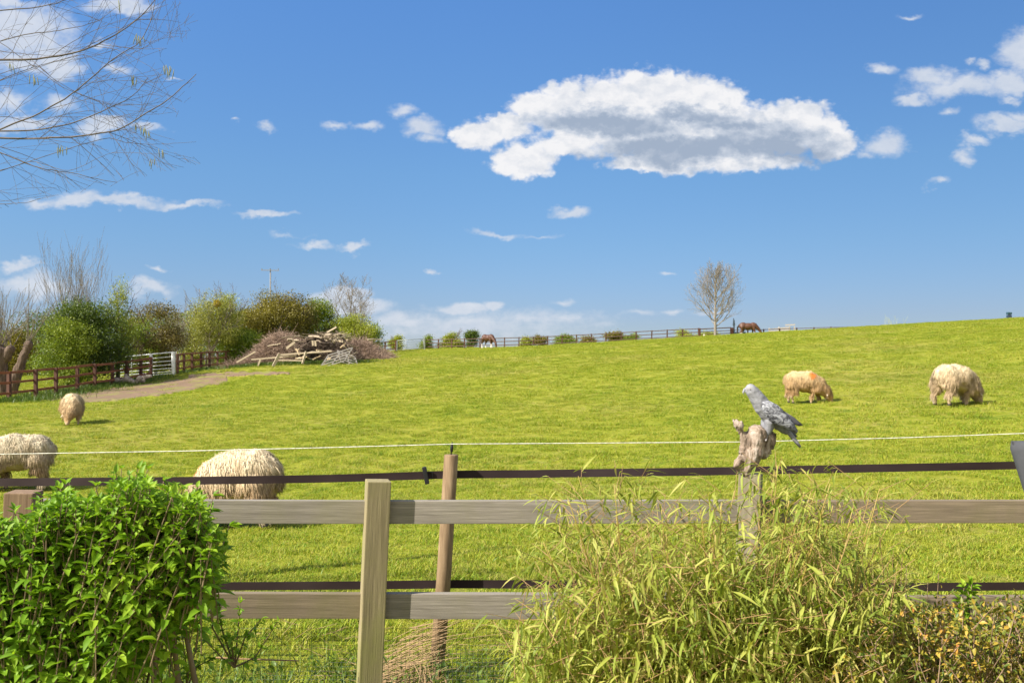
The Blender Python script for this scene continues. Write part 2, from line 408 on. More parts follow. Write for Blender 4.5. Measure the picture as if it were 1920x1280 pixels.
def wood_mat(name, dark, light, stain=None, axis=0, scale=9, stain_amt=0.5):
    """weathered sawn timber, grain along the given local axis"""
    m, nt, b, out = new_mat(name, 0.82)
    st = [7.0, 7.0, 7.0]; st[axis] = 0.35
    g1 = tex(nt, scale=scale, stretch=tuple(st), detail=7, rough=0.65, dist=0.25)
    st2 = [30.0, 30.0, 30.0]; st2[axis] = 0.8
    g2 = tex(nt, scale=scale, stretch=tuple(st2), detail=4, rough=0.6)
    blot = tex(nt, scale=2.3, detail=5, rough=0.6)
    f = mth(nt, 'ADD', mth(nt, 'MULTIPLY', g1, 0.6), mth(nt, 'MULTIPLY', g2, 0.4))
    c = ramp(nt, f, [(0.34, dark), (0.52, tuple((x + y) / 2 for x, y in zip(dark, light))), (0.66, light)])
    c = mixc(nt, c, (0.55, 0.5, 0.45), mth(nt, 'MULTIPLY', smst(nt, blot, 0.5, 0.75), 0.35), 'MULTIPLY')
    if stain: 
        s2 = tex(nt, scale=3.1, detail=6, rough=0.7, stretch=(1, 1, .5))
        c = mixc(nt, c, stain, mth(nt, 'MULTIPLY', smst(nt, s2, 0.42, 0.68), stain_amt))
    # dark knots
    vo = nt.nodes.new('ShaderNodeTexVoronoi'); vo.inputs['Scale'].default_value = 1.0
    mp = nt.nodes.new('ShaderNodeMapping'); s3 = [9.0, 9.0, 9.0]; s3[axis] = 3.2; mp.inputs['Scale'].default_value = s3
    nt.links.new(nt.nodes.new('ShaderNodeTexCoord').outputs['Object'], mp.inputs[0]); nt.links.new(mp.outputs[0], vo.inputs['Vector'])
    kn = mth(nt, 'SUBTRACT', 1.0, smst(nt, vo.outputs['Distance'], 0.05, 0.11))
    c = mixc(nt, c, (0.10, 0.07, 0.05), mth(nt, 'MULTIPLY', kn, 0.65))
    nt.links.new(c, b.inputs['Base Color']); bump(nt, b, f, 0.5, 0.004); return m
def flat_mat(name, col, rough=0.6, metal=0.0, var=0.15, scale=8):
    m, nt, b, out = new_mat(name, rough); b.inputs['Metallic'].default_value = metal
    n = tex(nt, scale=scale, detail=5)
    nt.links.new(mixc(nt, tuple(x * (1 - var) for x in col), tuple(min(1, x * (1 + var)) for x in col), n), b.inputs['Base Color']); bump(nt, b, n, 0.15, 0.003); return m
# ------------------------------------------------------------------ terrain
CT = []
def ct(px, py, d): p = P(px, py, d); CT.append((p.x, p.y, p.z))
for x in (-5, -2, 0, 2, 5): CT.append((x, 1.0, 0.0)); CT.append((x, 4.2, 0.0 if x < 1 else 0.02 * x))
for x in (-30, 0, 30): CT.append((x, -15, 0.0))
for a in [(450,958,11),(50,917,12.8),(135,797,21),(1515,756,20),(1800,762,16.8),(17,752,34),(145,738,38),(290,716,45),(325,708,46),(450,688,58),
          (500,684,52),(640,680,52),(730,668,62),(760,656,95),(918,653,88),(1010,650,98),(1200,640,95),(1340,631,85),(1480,622,78),(1600,614,72),(1760,605,66),(1920,597,62),(2200,580,60),
          (1340,636,104),(1480,633,104),(1600,632,104),(1920,620,104),(2300,600,104),(760,662,150),(1200,652,150),(1600,650,150),(2200,650,150),
          (0,706,60),(200,701,60),(-300,722,50),(-500,725,70),(-300,705,90),(110,722,43),(100,698,90),(400,690,90),(600,674,90),(230,712,50)]: ct(*a)
CT += [(-300, 300, 0), (0, 300, 0), (300, 300, 2), (-300, 100, 0), (300, 100, 6), (-100, -100, 0), (100, -100, 0)]
CTa = np.array(CT)
def _phi(r2): return 0.5 * r2 * np.log(r2 + 1e-6)
def _fit():
    s = 1 / 50.0; X = CTa[:, :2] * s; n = len(X)
    K = _phi(((X[:, None] - X[None]) ** 2).sum(-1)) + np.eye(n) * 1e-4
    Q = np.hstack([np.ones((n, 1)), X]); A = np.block([[K, Q], [Q.T, np.zeros((3, 3))]])
    return np.linalg.solve(A, np.concatenate([CTa[:, 2], np.zeros(3)]))
TW = _fit()
def hz_np(x, y):
    x = np.asarray(x, float); y = np.asarray(y, float); s = 1 / 50.0
    q = np.stack([x.ravel() * s, y.ravel() * s], 1); X = CTa[:, :2] * s
    out = np.empty(len(q))
    for i in range(0, len(q), 20000):
        c = q[i:i + 20000]; out[i:i + 20000] = _phi(((c[:, None] - X[None]) ** 2).sum(-1)) @ TW[:-3] + TW[-3] + c @ TW[-2:]
    r = np.hypot(q[:, 0], q[:, 1]) * 50
    k = np.clip((r - 170) / 130, 0, 1); k = k * k * (3 - 2 * k)
    out = np.clip(out, -6, 14) * (1 - k) + (-3) * k
    return out.reshape(x.shape)
def hz(x, y): return float(hz_np(np.array([x]), np.array([y]))[0])
def G(px, d, up=0.0):
    """point on the ground in the column px at distance d"""
    x = (px - 960.0) / F * d; return Vector((x, d, hz(x, d) + up))
def bumpz(x, y):
    """small unevenness of the turf"""
    return 0.012 * np.sin(x * 2.1 + np.sin(y * 1.3)) * np.sin(y * 1.7 + 1.3 * np.sin(x * 0.9))

# colours of grass: shared by ground and blades
def grass_col(nt, blades):
    a = tex(nt, scale=0.35, detail=4, pos=True)                # large drifts
    b_ = tex(nt, scale=2.6, detail=6, rough=0.7, pos=True)     # clumps
    c_ = tex(nt, scale=16, detail=3, rough=0.7, pos=True)
    f = mth(nt, 'ADD', mth(nt, 'MULTIPLY', a, 0.30), mth(nt, 'ADD', mth(nt, 'MULTIPLY', b_, 0.25), mth(nt, 'MULTIPLY', c_, 0.45)))
    c = ramp(nt, f, [(0.30, (0.12, 0.19, 0.012)), (0.44, (0.30, 0.355, 0.026)), (0.57, (0.42, 0.42, 0.05)), (0.70, (0.57, 0.50, 0.14))])
    w_ = tex(nt, scale=0.13, detail=5, rough=0.65, pos=True); w2 = tex(nt, scale=5.5, detail=4, rough=0.7, pos=True)
    c = mixc(nt, c, (0.47, 0.40, 0.13), mth(nt, 'MULTIPLY', smst(nt, mth(nt, 'ADD', mth(nt, 'MULTIPLY', w_, .5), mth(nt, 'MULTIPLY', w2, .5)), 0.50, 0.60), 0.55))
    c = mixc(nt, c, (0.13, 0.24, 0.015), mth(nt, 'MULTIPLY', smst(nt, tex(nt, scale=1.1, detail=6, rough=0.7, pos=True), 0.56, 0.68), 0.6))
    return c, b_
def mk_ground_mat():
    m, nt, b, out = new_mat("pasture_turf", 0.9)
    c, nb = grass_col(nt, False)
    n2 = tex(nt, scale=9, detail=8, rough=0.75, pos=True)
    c = mixc(nt, c, mixc(nt, c, (0.55, 0.6, 0.5), 1.0, 'MULTIPLY'), smst(nt, n2, 0.5, 0.68)); c = mixc(nt, c, (0.72, 0.72, 0.70), 1.0, 'MULTIPLY')
    b.inputs['Specular IOR Level'].default_value = 0.1
    nt.links.new(c, b.inputs['Base Color']); h = mth(nt, 'ADD', n2, mth(nt, 'MULTIPLY', nb, 1.5)); bump(nt, b, h, 0.9, 0.06)
    return m
MAT_TURF = mk_ground_mat()
def mk_blade_mat():
    m, nt, b, out = new_mat("grass_blade", 0.55)
    c, nb = grass_col(nt, True)
    g = nt.nodes.new('ShaderNodeNewGeometry')
    c = mixc(nt, c, (0.42, 0.36, 0.12), mth(nt, 'MULTIPLY', smst(nt, g.outputs['Random Per Island'], 0.70, 0.98), 0.75))
    c = mixc(nt, c, mixc(nt, c, (0.5, 0.75, 0.5), 1.0, 'MULTIPLY'), mth(nt, 'SUBTRACT', 1.0, smst(nt, g.outputs['Random Per Island'], 0.05, 0.35)))
    nt.links.new(c, b.inputs['Base Color']); b.inputs['Specular IOR Level'].default_value = 0.25
    tr = nt.nodes.new('ShaderNodeBsdfTranslucent'); nt.links.new(mixc(nt, c, (1.1, 1.1, 0.5), 1.0, 'MULTIPLY'), tr.inputs[0])
    mx = nt.nodes.new('ShaderNodeMixShader'); mx.inputs[0].default_value = 0.35
    nt.links.new(b.outputs[0], mx.inputs[1]); nt.links.new(tr.outputs[0], mx.inputs[2]); nt.links.new(mx.outputs[0], out.inputs[0])
    return m
MAT_BLADE = mk_blade_mat()

def build_ground():
    def ax(n, lo, hi, k, c):
        t = np.linspace(-1, 1, n); s = np.sinh(t * k) / math.sinh(k)
        return np.where(s < 0, c + s * (c - lo), c + s * (hi - c))
    xs = ax(300, -3200, 3200, 8.6, 0.0); ys = ax(340, -300, 4500, 8.2, 8.0)
    X, Y = np.meshgrid(xs, ys); Z = hz_np(X, Y) + bumpz(X, Y) * (np.abs(X) < 60) * (Y < 90) * (Y > 3.6)
    nx, ny = len(xs), len(ys); v = np.stack([X.ravel(), Y.ravel(), Z.ravel()], 1)
    i = np.arange(nx - 1)[None, :] + np.arange(ny - 1)[:, None] * nx
    f = np.stack([i, i + 1, i + 1 + nx, i + nx], -1).reshape(-1, 4)
    o = npmesh("ground", v, f, MAT_TURF, smooth=True); tag(o, "green sloping pasture rising to the right", None, None, 'structure')
build_ground()

# bare earth worn along the fence
def poly_track(name, label, pts, mat, lift=0.03):
    """pts: (px,py0,py1) rows of near/far edge at distance derived from the terrain"""
    def dist_at(px, py):
        lo, hi = 8.0, 62.0
        f = lambda d: (HZ + (EYE - hz((px - 960) / F * d, d)) / d * F) - py
        best = None
        for d in np.arange(12, 62, 0.25):
            e = abs(f(d))
            if best is None or e < best[0]: best = (e, d)
        return best[1]
    rows = []
    for px, pn, pf in pts: rows.append((px, dist_at(px, pn), dist_at(px, pf)))
    rows = np.array(rows); n = 160; q = np.linspace(rows[0, 0], rows[-1, 0], n)
    dn = np.interp(q, rows[:, 0], rows[:, 1]); df = np.interp(q, rows[:, 0], rows[:, 2])
    vs = []; m = 14
    for k in range(n):
        jn = 1.3 * mnoise.fractal(Vector((q[k] * 0.06, 1.3, 0)), 0.8, 2.0, 5); jf = 1.0 * mnoise.fractal(Vector((q[k] * 0.06, 8.3, 0)), 0.8, 2.0, 5)
        for t in range(m):
            d = (dn[k] + jn) + (df[k] + jf - dn[k] - jn) * t / (m - 1); x = (q[k] - 960) / F * d
            edge = min(t, m - 1 - t, k / 3, (n - 1 - k) / 3); vs.append((x, d, hz(x, d) + float(bumpz(x, d)) + (lift if edge > 0.5 else -0.02)))
    f = []
    for k in range(n - 1):
        for t in range(m - 1): a = k * m + t; f.append((a, a + m, a + m + 1, a + 1))
    o = npmesh(name, np.array(vs), np.array(f), mat, smooth=True); tag(o, label, None, None, 'structure'); return rows
m_dirt, nt_, b_, o_ = new_mat("bare_earth", 0.95)
_n = tex(nt_, scale=2.2, detail=8, rough=0.75, pos=True); _c = ramp(nt_, _n, [(0.3, (0.11, 0.07, 0.042)), (0.55, (0.21, 0.135, 0.08)), (0.75, (0.27, 0.185, 0.11))])
_n2 = tex(nt_, scale=0.9, detail=7, rough=0.75, pos=True)
nt_.links.new(mixc(nt_, _c, (0.20, 0.21, 0.03), mth(nt_, 'MULTIPLY', smst(nt_, _n2, 0.50, 0.60), 0.85)), b_.inputs['Base Color']); bump(nt_, b_, _n, 0.9, 0.05)
TR1 = poly_track("dirt_track", "worn bare earth strip along the brown fence and gate", [(60,753,747),(120,750,743),(160,756,735),(220,752,725),(300,743,715),(370,729,707),(430,716,703)], m_dirt)
TR2 = poly_track("dirt_patch", "bare earth patch in front of the wood pile", [(352,710,703),(400,709,700),(450,705,697),(500,704,697),(545,701,698)], m_dirt)

# ------------------------------------------------------------------ grass blades
def tuft_mesh(name, seed, n, rad, hmin, hmax, w, lean=0.5):
    rng = np.random.default_rng(seed)
    a = rng.uniform(0, 2 * np.pi, n); r = rad * np.sqrt(rng.uniform(0, 1, n)); c = np.stack([r * np.cos(a), r * np.sin(a), np.full(n, -0.005)], 1)
    h = rng.uniform(hmin, hmax, n); da = rng.uniform(0, 2 * np.pi, n); l = rng.uniform(0.1, lean, n) * h * 1.6
    dirv = np.stack([np.cos(da), np.sin(da), np.zeros(n)], 1); s = np.stack([-np.sin(da), np.cos(da), np.zeros(n)], 1) * (w * rng.uniform(.6, 1.2, n))[:, None]
    mid = c + dirv * (l * 0.35)[:, None] + np.array([0, 0, 1]) * (h * 0.6)[:, None]; tip = c + dirv * l[:, None] + np.array([0, 0, 1]) * (h * .95)[:, None]
    v = np.stack([c - s * .5, c + s * .5, mid + s * .42, mid - s * .42, tip], 1).reshape(-1, 3)
    b = (np.arange(n) * 5)[:, None]; f4 = b + np.array([0, 1, 2, 3]); f3 = b + np.array([3, 2, 4])
    me = bpy.data.meshes.new(name); me.from_pydata(v.tolist(), [], f4.tolist() + f3.tolist()); me.update(); me.materials.append(MAT_BLADE)
    return bpy.data.objects.new(name, me)
def build_grass():
    col = bpy.data.collections.new("grass_source")
    for i, a in enumerate([(1, 130, .14, .012, .030, .0055, 1.3), (2, 110, .15, .012, .038, .006, 1.5), (3, 130, .13, .010, .028, .006, 1.6), (4, 90, .11, .02, .055, .006, 1.2)]):
        col.objects.link(tuft_mesh("tuft_source_" + "abcd"[i], *a))
    rng = np.random.default_rng(5); pts = []; scl = []
    def zone(d0, d1, dens, s, m=1.0):
        area = 0.62 * 2 * (d1 * d1 - d0 * d0) / 2 * 1.08; n = int(area * dens)
        d = np.sqrt(rng.uniform(d0 * d0, d1 * d1, n)); u = rng.uniform(-0.66, 0.66, n); x = u * d
        pts.append(np.stack([x, d], 1)); scl.append(np.full(n, s))
    zone(2.6, 7, 75, .95); zone(7, 13, 48, 1.0); zone(13, 26, 22, 1.25); zone(26, 48, 10, 1.7); zone(48, 80, 4.5, 2.2); zone(80, 105, 2.2, 2.6)
    p = np.concatenate(pts); s = np.concatenate(scl)
    # keep off the bare earth
    px = 960 + p[:, 0] / p[:, 1] * F; keep = np.ones(len(p), bool)
    for T in (TR1, TR2):
        dn = np.interp(px, T[:, 0], T[:, 1]); df = np.interp(px, T[:, 0], T[:, 2])
        ins = (px > T[0, 0]) & (px < T[-1, 0]) & (p[:, 1] > dn) & (p[:, 1] < df); keep &= ~(ins & (rng.uniform(size=len(p)) > 0.06))
    p = p[keep]; s = s[keep]
    cl = np.array([mnoise.noise(Vector((a * 1.4, b * 1.4, 3.1))) for a, b in p]); s = s * (1 + 0.45 * cl) * rng.uniform(.75, 1.25, len(p))
    z = hz_np(p[:, 0], p[:, 1]) + bumpz(p[:, 0], p[:, 1])
    s[(p[:, 1] < 3.9)] *= 1.5
    v = np.stack([p[:, 0], p[:, 1], z], 1).astype(np.float32)
    me = bpy.data.meshes.new("grass"); me.vertices.add(len(v)); me.vertices.foreach_set('co', v.ravel())
    at = me.attributes.new("sc", 'FLOAT', 'POINT'); at.data.foreach_set('value', s.astype(np.float32))
    ar = me.attributes.new("rt", 'FLOAT_VECTOR', 'POINT'); rr = np.zeros((len(v), 3), np.float32); rr[:, 2] = rng.uniform(0, 6.28, len(v)); ar.data.foreach_set('vector', rr.ravel())
    me.materials.append(MAT_BLADE)
    o = bpy.data.objects.new("grass", me); COL.objects.link(o); tag(o, "short grazed grass covering the pasture", "grass", None, 'stuff')
    ng = bpy.data.node_groups.new("scatter_grass", 'GeometryNodeTree')
    ng.interface.new_socket("Geometry", in_out='INPUT', socket_type='NodeSocketGeometry'); ng.interface.new_socket("Geometry", in_out='OUTPUT', socket_type='NodeSocketGeometry')
    N = ng.nodes; L = ng.links
    gi = N.new('NodeGroupInput'); go = N.new('NodeGroupOutput'); ci = N.new('GeometryNodeCollectionInfo'); ci.inputs['Collection'].default_value = col
    ci.inputs['Separate Children'].default_value = True; ci.inputs['Reset Children'].default_value = True
    ip = N.new('GeometryNodeInstanceOnPoints'); ip.inputs['Pick Instance'].default_value = True
    a1 = N.new('GeometryNodeInputNamedAttribute'); a1.data_type = 'FLOAT'; a1.inputs[0].default_value = "sc"
    a2 = N.new('GeometryNodeInputNamedAttribute'); a2.data_type = 'FLOAT_VECTOR'; a2.inputs[0].default_value = "rt"
    L.new(gi.outputs[0], ip.inputs['Points']); L.new(ci.outputs[0], ip.inputs['Instance']); L.new(a1.outputs[0], ip.inputs['Scale'])
    e2r = N.new('FunctionNodeEulerToRotation'); L.new(a2.outputs[0], e2r.inputs[0]); L.new(e2r.outputs[0], ip.inputs['Rotation'])
    rv = N.new('FunctionNodeRandomValue'); rv.data_type = 'INT'; rv.inputs[4].default_value = 0; rv.inputs[5].default_value = 3
    L.new(rv.outputs[2], ip.inputs['Instance Index']); L.new(ip.outputs[0], go.inputs[0])
    md = o.modifiers.new("scatter", 'NODES'); md.node_group = ng
build_grass()

# ------------------------------------------------------------------ garden fence
M_RAIL = wood_mat("weathered_rail", (0.15, 0.132, 0.108), (0.33, 0.295, 0.255), (0.20, 0.19, 0.08), 0, 9, 0.35)
M_RAIL_D = wood_mat("dark_rail", (0.13, 0.10, 0.07), (0.28, 0.22, 0.15), (0.14, 0.13, 0.05), 0, 9, 0.5)
M_POST = wood_mat("weathered_post", (0.18, 0.145, 0.08), (0.38, 0.315, 0.18), (0.26, 0.27, 0.07), 2, 8, 0.6)
M_POST_B = wood_mat("brown_post", (0.15, 0.09, 0.05), (0.30, 0.20, 0.12), None, 2, 8)
M_POST_G = wood_mat("dark_olive_post", (0.13, 0.11, 0.075), (0.29, 0.25, 0.175), (0.24, 0.24, 0.08), 2, 8, 0.5)  # darker olive timber tone for the post under the driftwood
M_WIRE = flat_mat("galvanised_wire", (0.20, 0.22, 0.22), 0.5, 0.6)
garden = thing("garden_fence", "weathered grey wooden post and rail fence across the foreground", "fence", (-0.52, 3.25, 0))
def sq_post(top, base, w, rz, mat):
    d = (top - base).normalized(); x = Vector((math.cos(rz), math.sin(rz), 0)); y = d.cross(x).normalized(); x = y.cross(d)
    m = Matrix((x, y, d)).transposed(); mb = MB(); mb.box((0, 0, 0), (w, w, (top - base).length), None, 0.004)
    o = mb.build("post", mat, garden); o.location = (top + base) / 2 - org(garden); o.data.transform(m.to_4x4()); 
    o.data.update(); o.location = (top + base) / 2; 
    for v in o.data.vertices: v.co = v.co + org(garden)   # built relative to the fence
    o.location = (top + base) / 2 - org(garden) ; 
    return o
def post(top, base, w, rz, mat):
    d = (top - base).normalized(); x = Vector((math.cos(rz), math.sin(rz), 0)); y = d.cross(x).normalized(); x = y.cross(d)
    m = Matrix((x, y, d)).transposed()
    mb = MB(); mb.box((0, 0, 0), (w, w, (top - base).length), None, 0.004)
    me_o = mb.build("post", mat, None); me_o.parent = garden
    me_o.rotation_euler = m.to_euler(); me_o.location = (top + base) / 2 - org(garden)
    return me_o
pt = P(709, 900, 3.22); pb = pt + Vector((-0.052, 0, 0)) * 1; pb.z = -0.1
post(pt, pb, 0.088, R(16), M_POST)
pt = P(45, 921, 3.0); pb = Vector((pt.x - 0.04, pt.y, -0.1)); post(pt, pb, 0.095, R(8), M_POST_B)
pt = P(1408, 886, 3.25); pb = Vector((pt.x - 0.045, pt.y, -0.1)); post(pt, pb, 0.082, R(-22), M_POST_G)
pt = P(2250, 895, 3.2); pb = Vector((pt.x - 0.04, pt.y, -0.1)); post(pt, pb, 0.09, 0, M_POST)
def rail(a, b, h, mat, t=0.036):
    a = Vector(a); b = Vector(b); mb = MB()
    L_ = (b - a).length; n = 10
    mb.box((0, 0, 0), (L_, t, h), None, 0.003)
    o = mb.build("rail", mat, None); o.parent = garden
    x = (b - a).normalized(); y = Vector((0, 0, 1)).cross(x).normalized(); z = x.cross(y)
    o.rotation_euler = Matrix((x, y, z)).transposed().to_euler(); o.location = (a + b) / 2 - org(garden); return o
D_ = 3.248
rail(P(60, 957, 3.12), P(690, 959, D_), 0.086, M_RAIL); rail(P(728, 959, D_), P(1395, 958, 3.285), 0.087, M_RAIL); rail(P(1425, 958, 3.285), P(2240, 958, 3.3), 0.086, M_RAIL_D)
rail(P(60, 1132, 3.12), P(678, 1134, D_), 0.093, M_RAIL_D); rail(P(718, 1134, D_), P(1390, 1136, 3.285), 0.095, M_RAIL); rail(P(1420, 1138, 3.285), P(2240, 1138, 3.3), 0.09, M_RAIL_D)
rail(P(60, 1310, 3.12), P(670, 1308, D_), 0.08, M_RAIL); rail(P(706, 1308, D_), P(1385, 1308, 3.285), 0.08, M_RAIL); rail(P(1415, 1308, 3.285), P(2240, 1308, 3.3), 0.08, M_RAIL_D)
def wire():
    p0 = []; p1 = []; y = 3.30
    for x in np.arange(-1.6, 1.0, 0.0165): p0.append((x, y, 0.0)); p1.append((x, y, 0.50))
    for z in np.arange(0.0, 0.505, 0.0165): p0.append((-1.6, y + .001, z)); p1.append((1.0, y + .001, z))
    r = np.full(len(p0), 0.0005); v, f = segs(p0, p1, r, r, 3); npmesh("wire_mesh", v, f, M_WIRE, garden)
wire()

# round stake with its insulator, tapes and rope
m_st, nt_, b_, o_ = new_mat("round_stake_wood", 0.8)
_g = tex(nt_, scale=10, stretch=(5, 5, 0.5), detail=6, dist=0.5); _k = tex(nt_, scale=4, stretch=(1, 1, .35), detail=4)
_c = ramp(nt_, _g, [(0.3, (0.13, 0.078, 0.037)), (0.55, (0.25, 0.17, 0.095)), (0.75, (0.36, 0.255, 0.16))])
nt_.links.new(mixc(nt_, _c, (0.17, 0.085, 0.035), mth(nt_, 'MULTIPLY', smst(nt_, _k, 0.52, 0.66), 0.7)), b_.inputs['Base Color']); bump(nt_, b_, _g, 0.4, 0.003)
top = P(846, 852, 4.2); base = P(820, 1240, 4.2); base = top + (base - top) * 1.12
stake = thing("round_stake", "round pale timber stake with a black pin insulator, behind the garden fence", "stake", base)
mb = MB(); mb.tube([base, base.lerp(top, .5) + Vector((.004, 0, 0)), top - Vector((0, 0, .004)), top], [.0365, .036, .0345, .032], 20); mb.build("pole", m_st, stake, True)
m_blk = flat_mat("black_plastic", (0.012, 0.012, 0.014), 0.45)
mb = MB(); t = top; mb.tube([t, t + Vector((.001, 0, .012)), t + Vector((.002, 0, .018)), t + Vector((.003, 0, .036)), t + Vector((.004, 0, .05)), t + Vector((.005, 0, .064))], [.003, .003, .007, .0085, .005, .001], 12)
mb.build("insulator", m_blk, stake, True)
m_tape, nt_, b_, o_ = new_mat("brown_tape", 0.55)
_w = tex(nt_, scale=1.0, stretch=(2, 4, 4), detail=3); nt_.links.new(ramp(nt_, _w, [(0.35, (0.026, 0.017, 0.018)), (0.65, (0.046, 0.032, 0.033))]), b_.inputs['Base Color']); b_.inputs['Specular IOR Level'].default_value = .15
def tape(label, pts, w, d):
    q = [P(a, b, d) for a, b in pts]; xs = np.linspace(q[0].x, q[-1].x, 90)
    zs = np.interp(xs, [p.x for p in q], [p.z for p in q]); v = []; f = []
    for i, (x, z) in enumerate(zip(xs, zs)):
        tw = 0.002 * math.sin(x * 1.7); yy = d + 0.004 * math.sin(x * 2.3); hw = w * 0.5
        v += [(x, yy - .0006 + tw, z + hw), (x, yy + .0006 + tw, z + hw), (x, yy + .0006 - tw, z - hw), (x, yy - .0006 - tw, z - hw)]
    for i in range(len(xs) - 1):
        a = i * 4
        for k in range(4): f.append((a + k, a + (k + 1) % 4, a + 4 + (k + 1) % 4, a + 4 + k))
    o = thing("fence_tape", label, "fence tape", q[len(q) // 2]); npmesh("strap", np.array(v), np.array(f), m_tape, o, False); return o
t1 = tape("upper dark brown tape stretched behind the stake, with a black buckle", [(-500, 905), (0, 904), (350, 901), (600, 897), (700, 894), (845, 889), (1000, 888), (1300, 884), (1600, 878), (1900, 872), (2600, 862)], .0395, 4.255)
tape("lower dark brown tape running just above the lower wooden rail", [(-500, 1100), (370, 1099), (700, 1096), (845, 1094), (1020, 1095), (1650, 1100), (1920, 1098), (2600, 1096)], .042, 4.255)
mb = MB(); c = P(798, 891, 4.235)
for dx, h_ in ((0, .088),): mb.beam(c + Vector((-.008, 0, .043)), c + Vector((.009, 0, -.043)), .022, .018, .006, up=(0, 1, 0))
mb.beam(c + Vector((.012, .008, .018)), c + Vector((.030, .008, .016)), .006, .004, .001); mb.beam(c + Vector((.016, .008, -.014)), c + Vector((.034, .008, -.016)), .006, .004, .001); mb.beam(c + Vector((.031, .008, .018)), c + Vector((.034, .008, -.016)), .004, .004, .001, up=(0, 1, 0))
mb.build("buckle", m_blk, t1)
m_rope, nt_, b_, o_ = new_mat("white_rope", 0.7)
_w = tex(nt_, scale=60, detail=2); nt_.links.new(ramp(nt_, _w, [(0.35, (0.45, 0.44, 0.36)), (0.6, (0.75, 0.74, 0.66))]), b_.inputs['Base Color'])
mb = MB(); q = [(-500, 856), (0, 851), (350, 845), (600, 839), (848, 832), (1150, 830), (1400, 828), (1700, 820), (1920, 812), (2600, 790)]
pp = [P(a, b, 4.2) for a, b in q]; xs = np.linspace(pp[0].x, pp[-1].x, 120); zs = np.interp(xs, [p.x for p in pp], [p.z for p in pp])
mb.tube([(x, 4.195, z) for x, z in zip(xs, zs)], .0023, 6)
o = mb.build("electric_rope", m_rope, None, True); tag(o, "thin off-white electric fence rope through the stake's insulator", "rope"); rebase(o, pp[4])
# ------------------------------------------------------------------ animals
def sheep_mat(name, top, mid, dirt, patch=None):
    m, nt, b, out = new_mat(name, 0.95); b.inputs['Specular IOR Level'].default_value = 0.1
    tc = nt.nodes.new('ShaderNodeTexCoord'); sp = nt.nodes.new('ShaderNodeSeparateXYZ'); nt.links.new(tc.outputs['Object'], sp.inputs[0])
    n = tex(nt, scale=6, detail=5); n2 = tex(nt, scale=15, detail=5, rough=.7, stretch=(1, 1, .25))
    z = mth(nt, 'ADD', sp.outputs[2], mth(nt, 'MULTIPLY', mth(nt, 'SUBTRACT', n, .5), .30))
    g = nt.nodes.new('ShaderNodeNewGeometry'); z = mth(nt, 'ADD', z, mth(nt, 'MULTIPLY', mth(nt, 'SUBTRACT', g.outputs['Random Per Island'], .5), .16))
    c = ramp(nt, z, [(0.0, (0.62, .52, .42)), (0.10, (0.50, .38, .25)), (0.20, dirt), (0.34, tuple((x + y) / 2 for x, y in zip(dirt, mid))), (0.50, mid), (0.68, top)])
    c = mixc(nt, c, (0.34, 0.24, 0.15), mth(nt, 'MULTIPLY', smst(nt, n2, .48, .68), .62))
    if patch:
        vs = nt.nodes.new('ShaderNodeVectorMath'); vs.operation = 'DISTANCE'; nt.links.new(tc.outputs['Object'], vs.inputs[0]); vs.inputs[1].default_value = patch[0]
        pd = mth(nt, 'ADD', vs.outputs['Value'], mth(nt, 'MULTIPLY', mth(nt, 'SUBTRACT', n2, .5), .25))
        c = mixc(nt, patch[2], c, smst(nt, pd, patch[1] * .35, patch[1]))
    nt.links.new(c, b.inputs['Base Color']); bump(nt, b, n2, .6, .02)
    return m
m_face = flat_mat("sheep_face", (0.50, .40, .30), .9, 0, .3)
m_hoof = flat_mat("hoof", (0.06, .05, .04), .6)
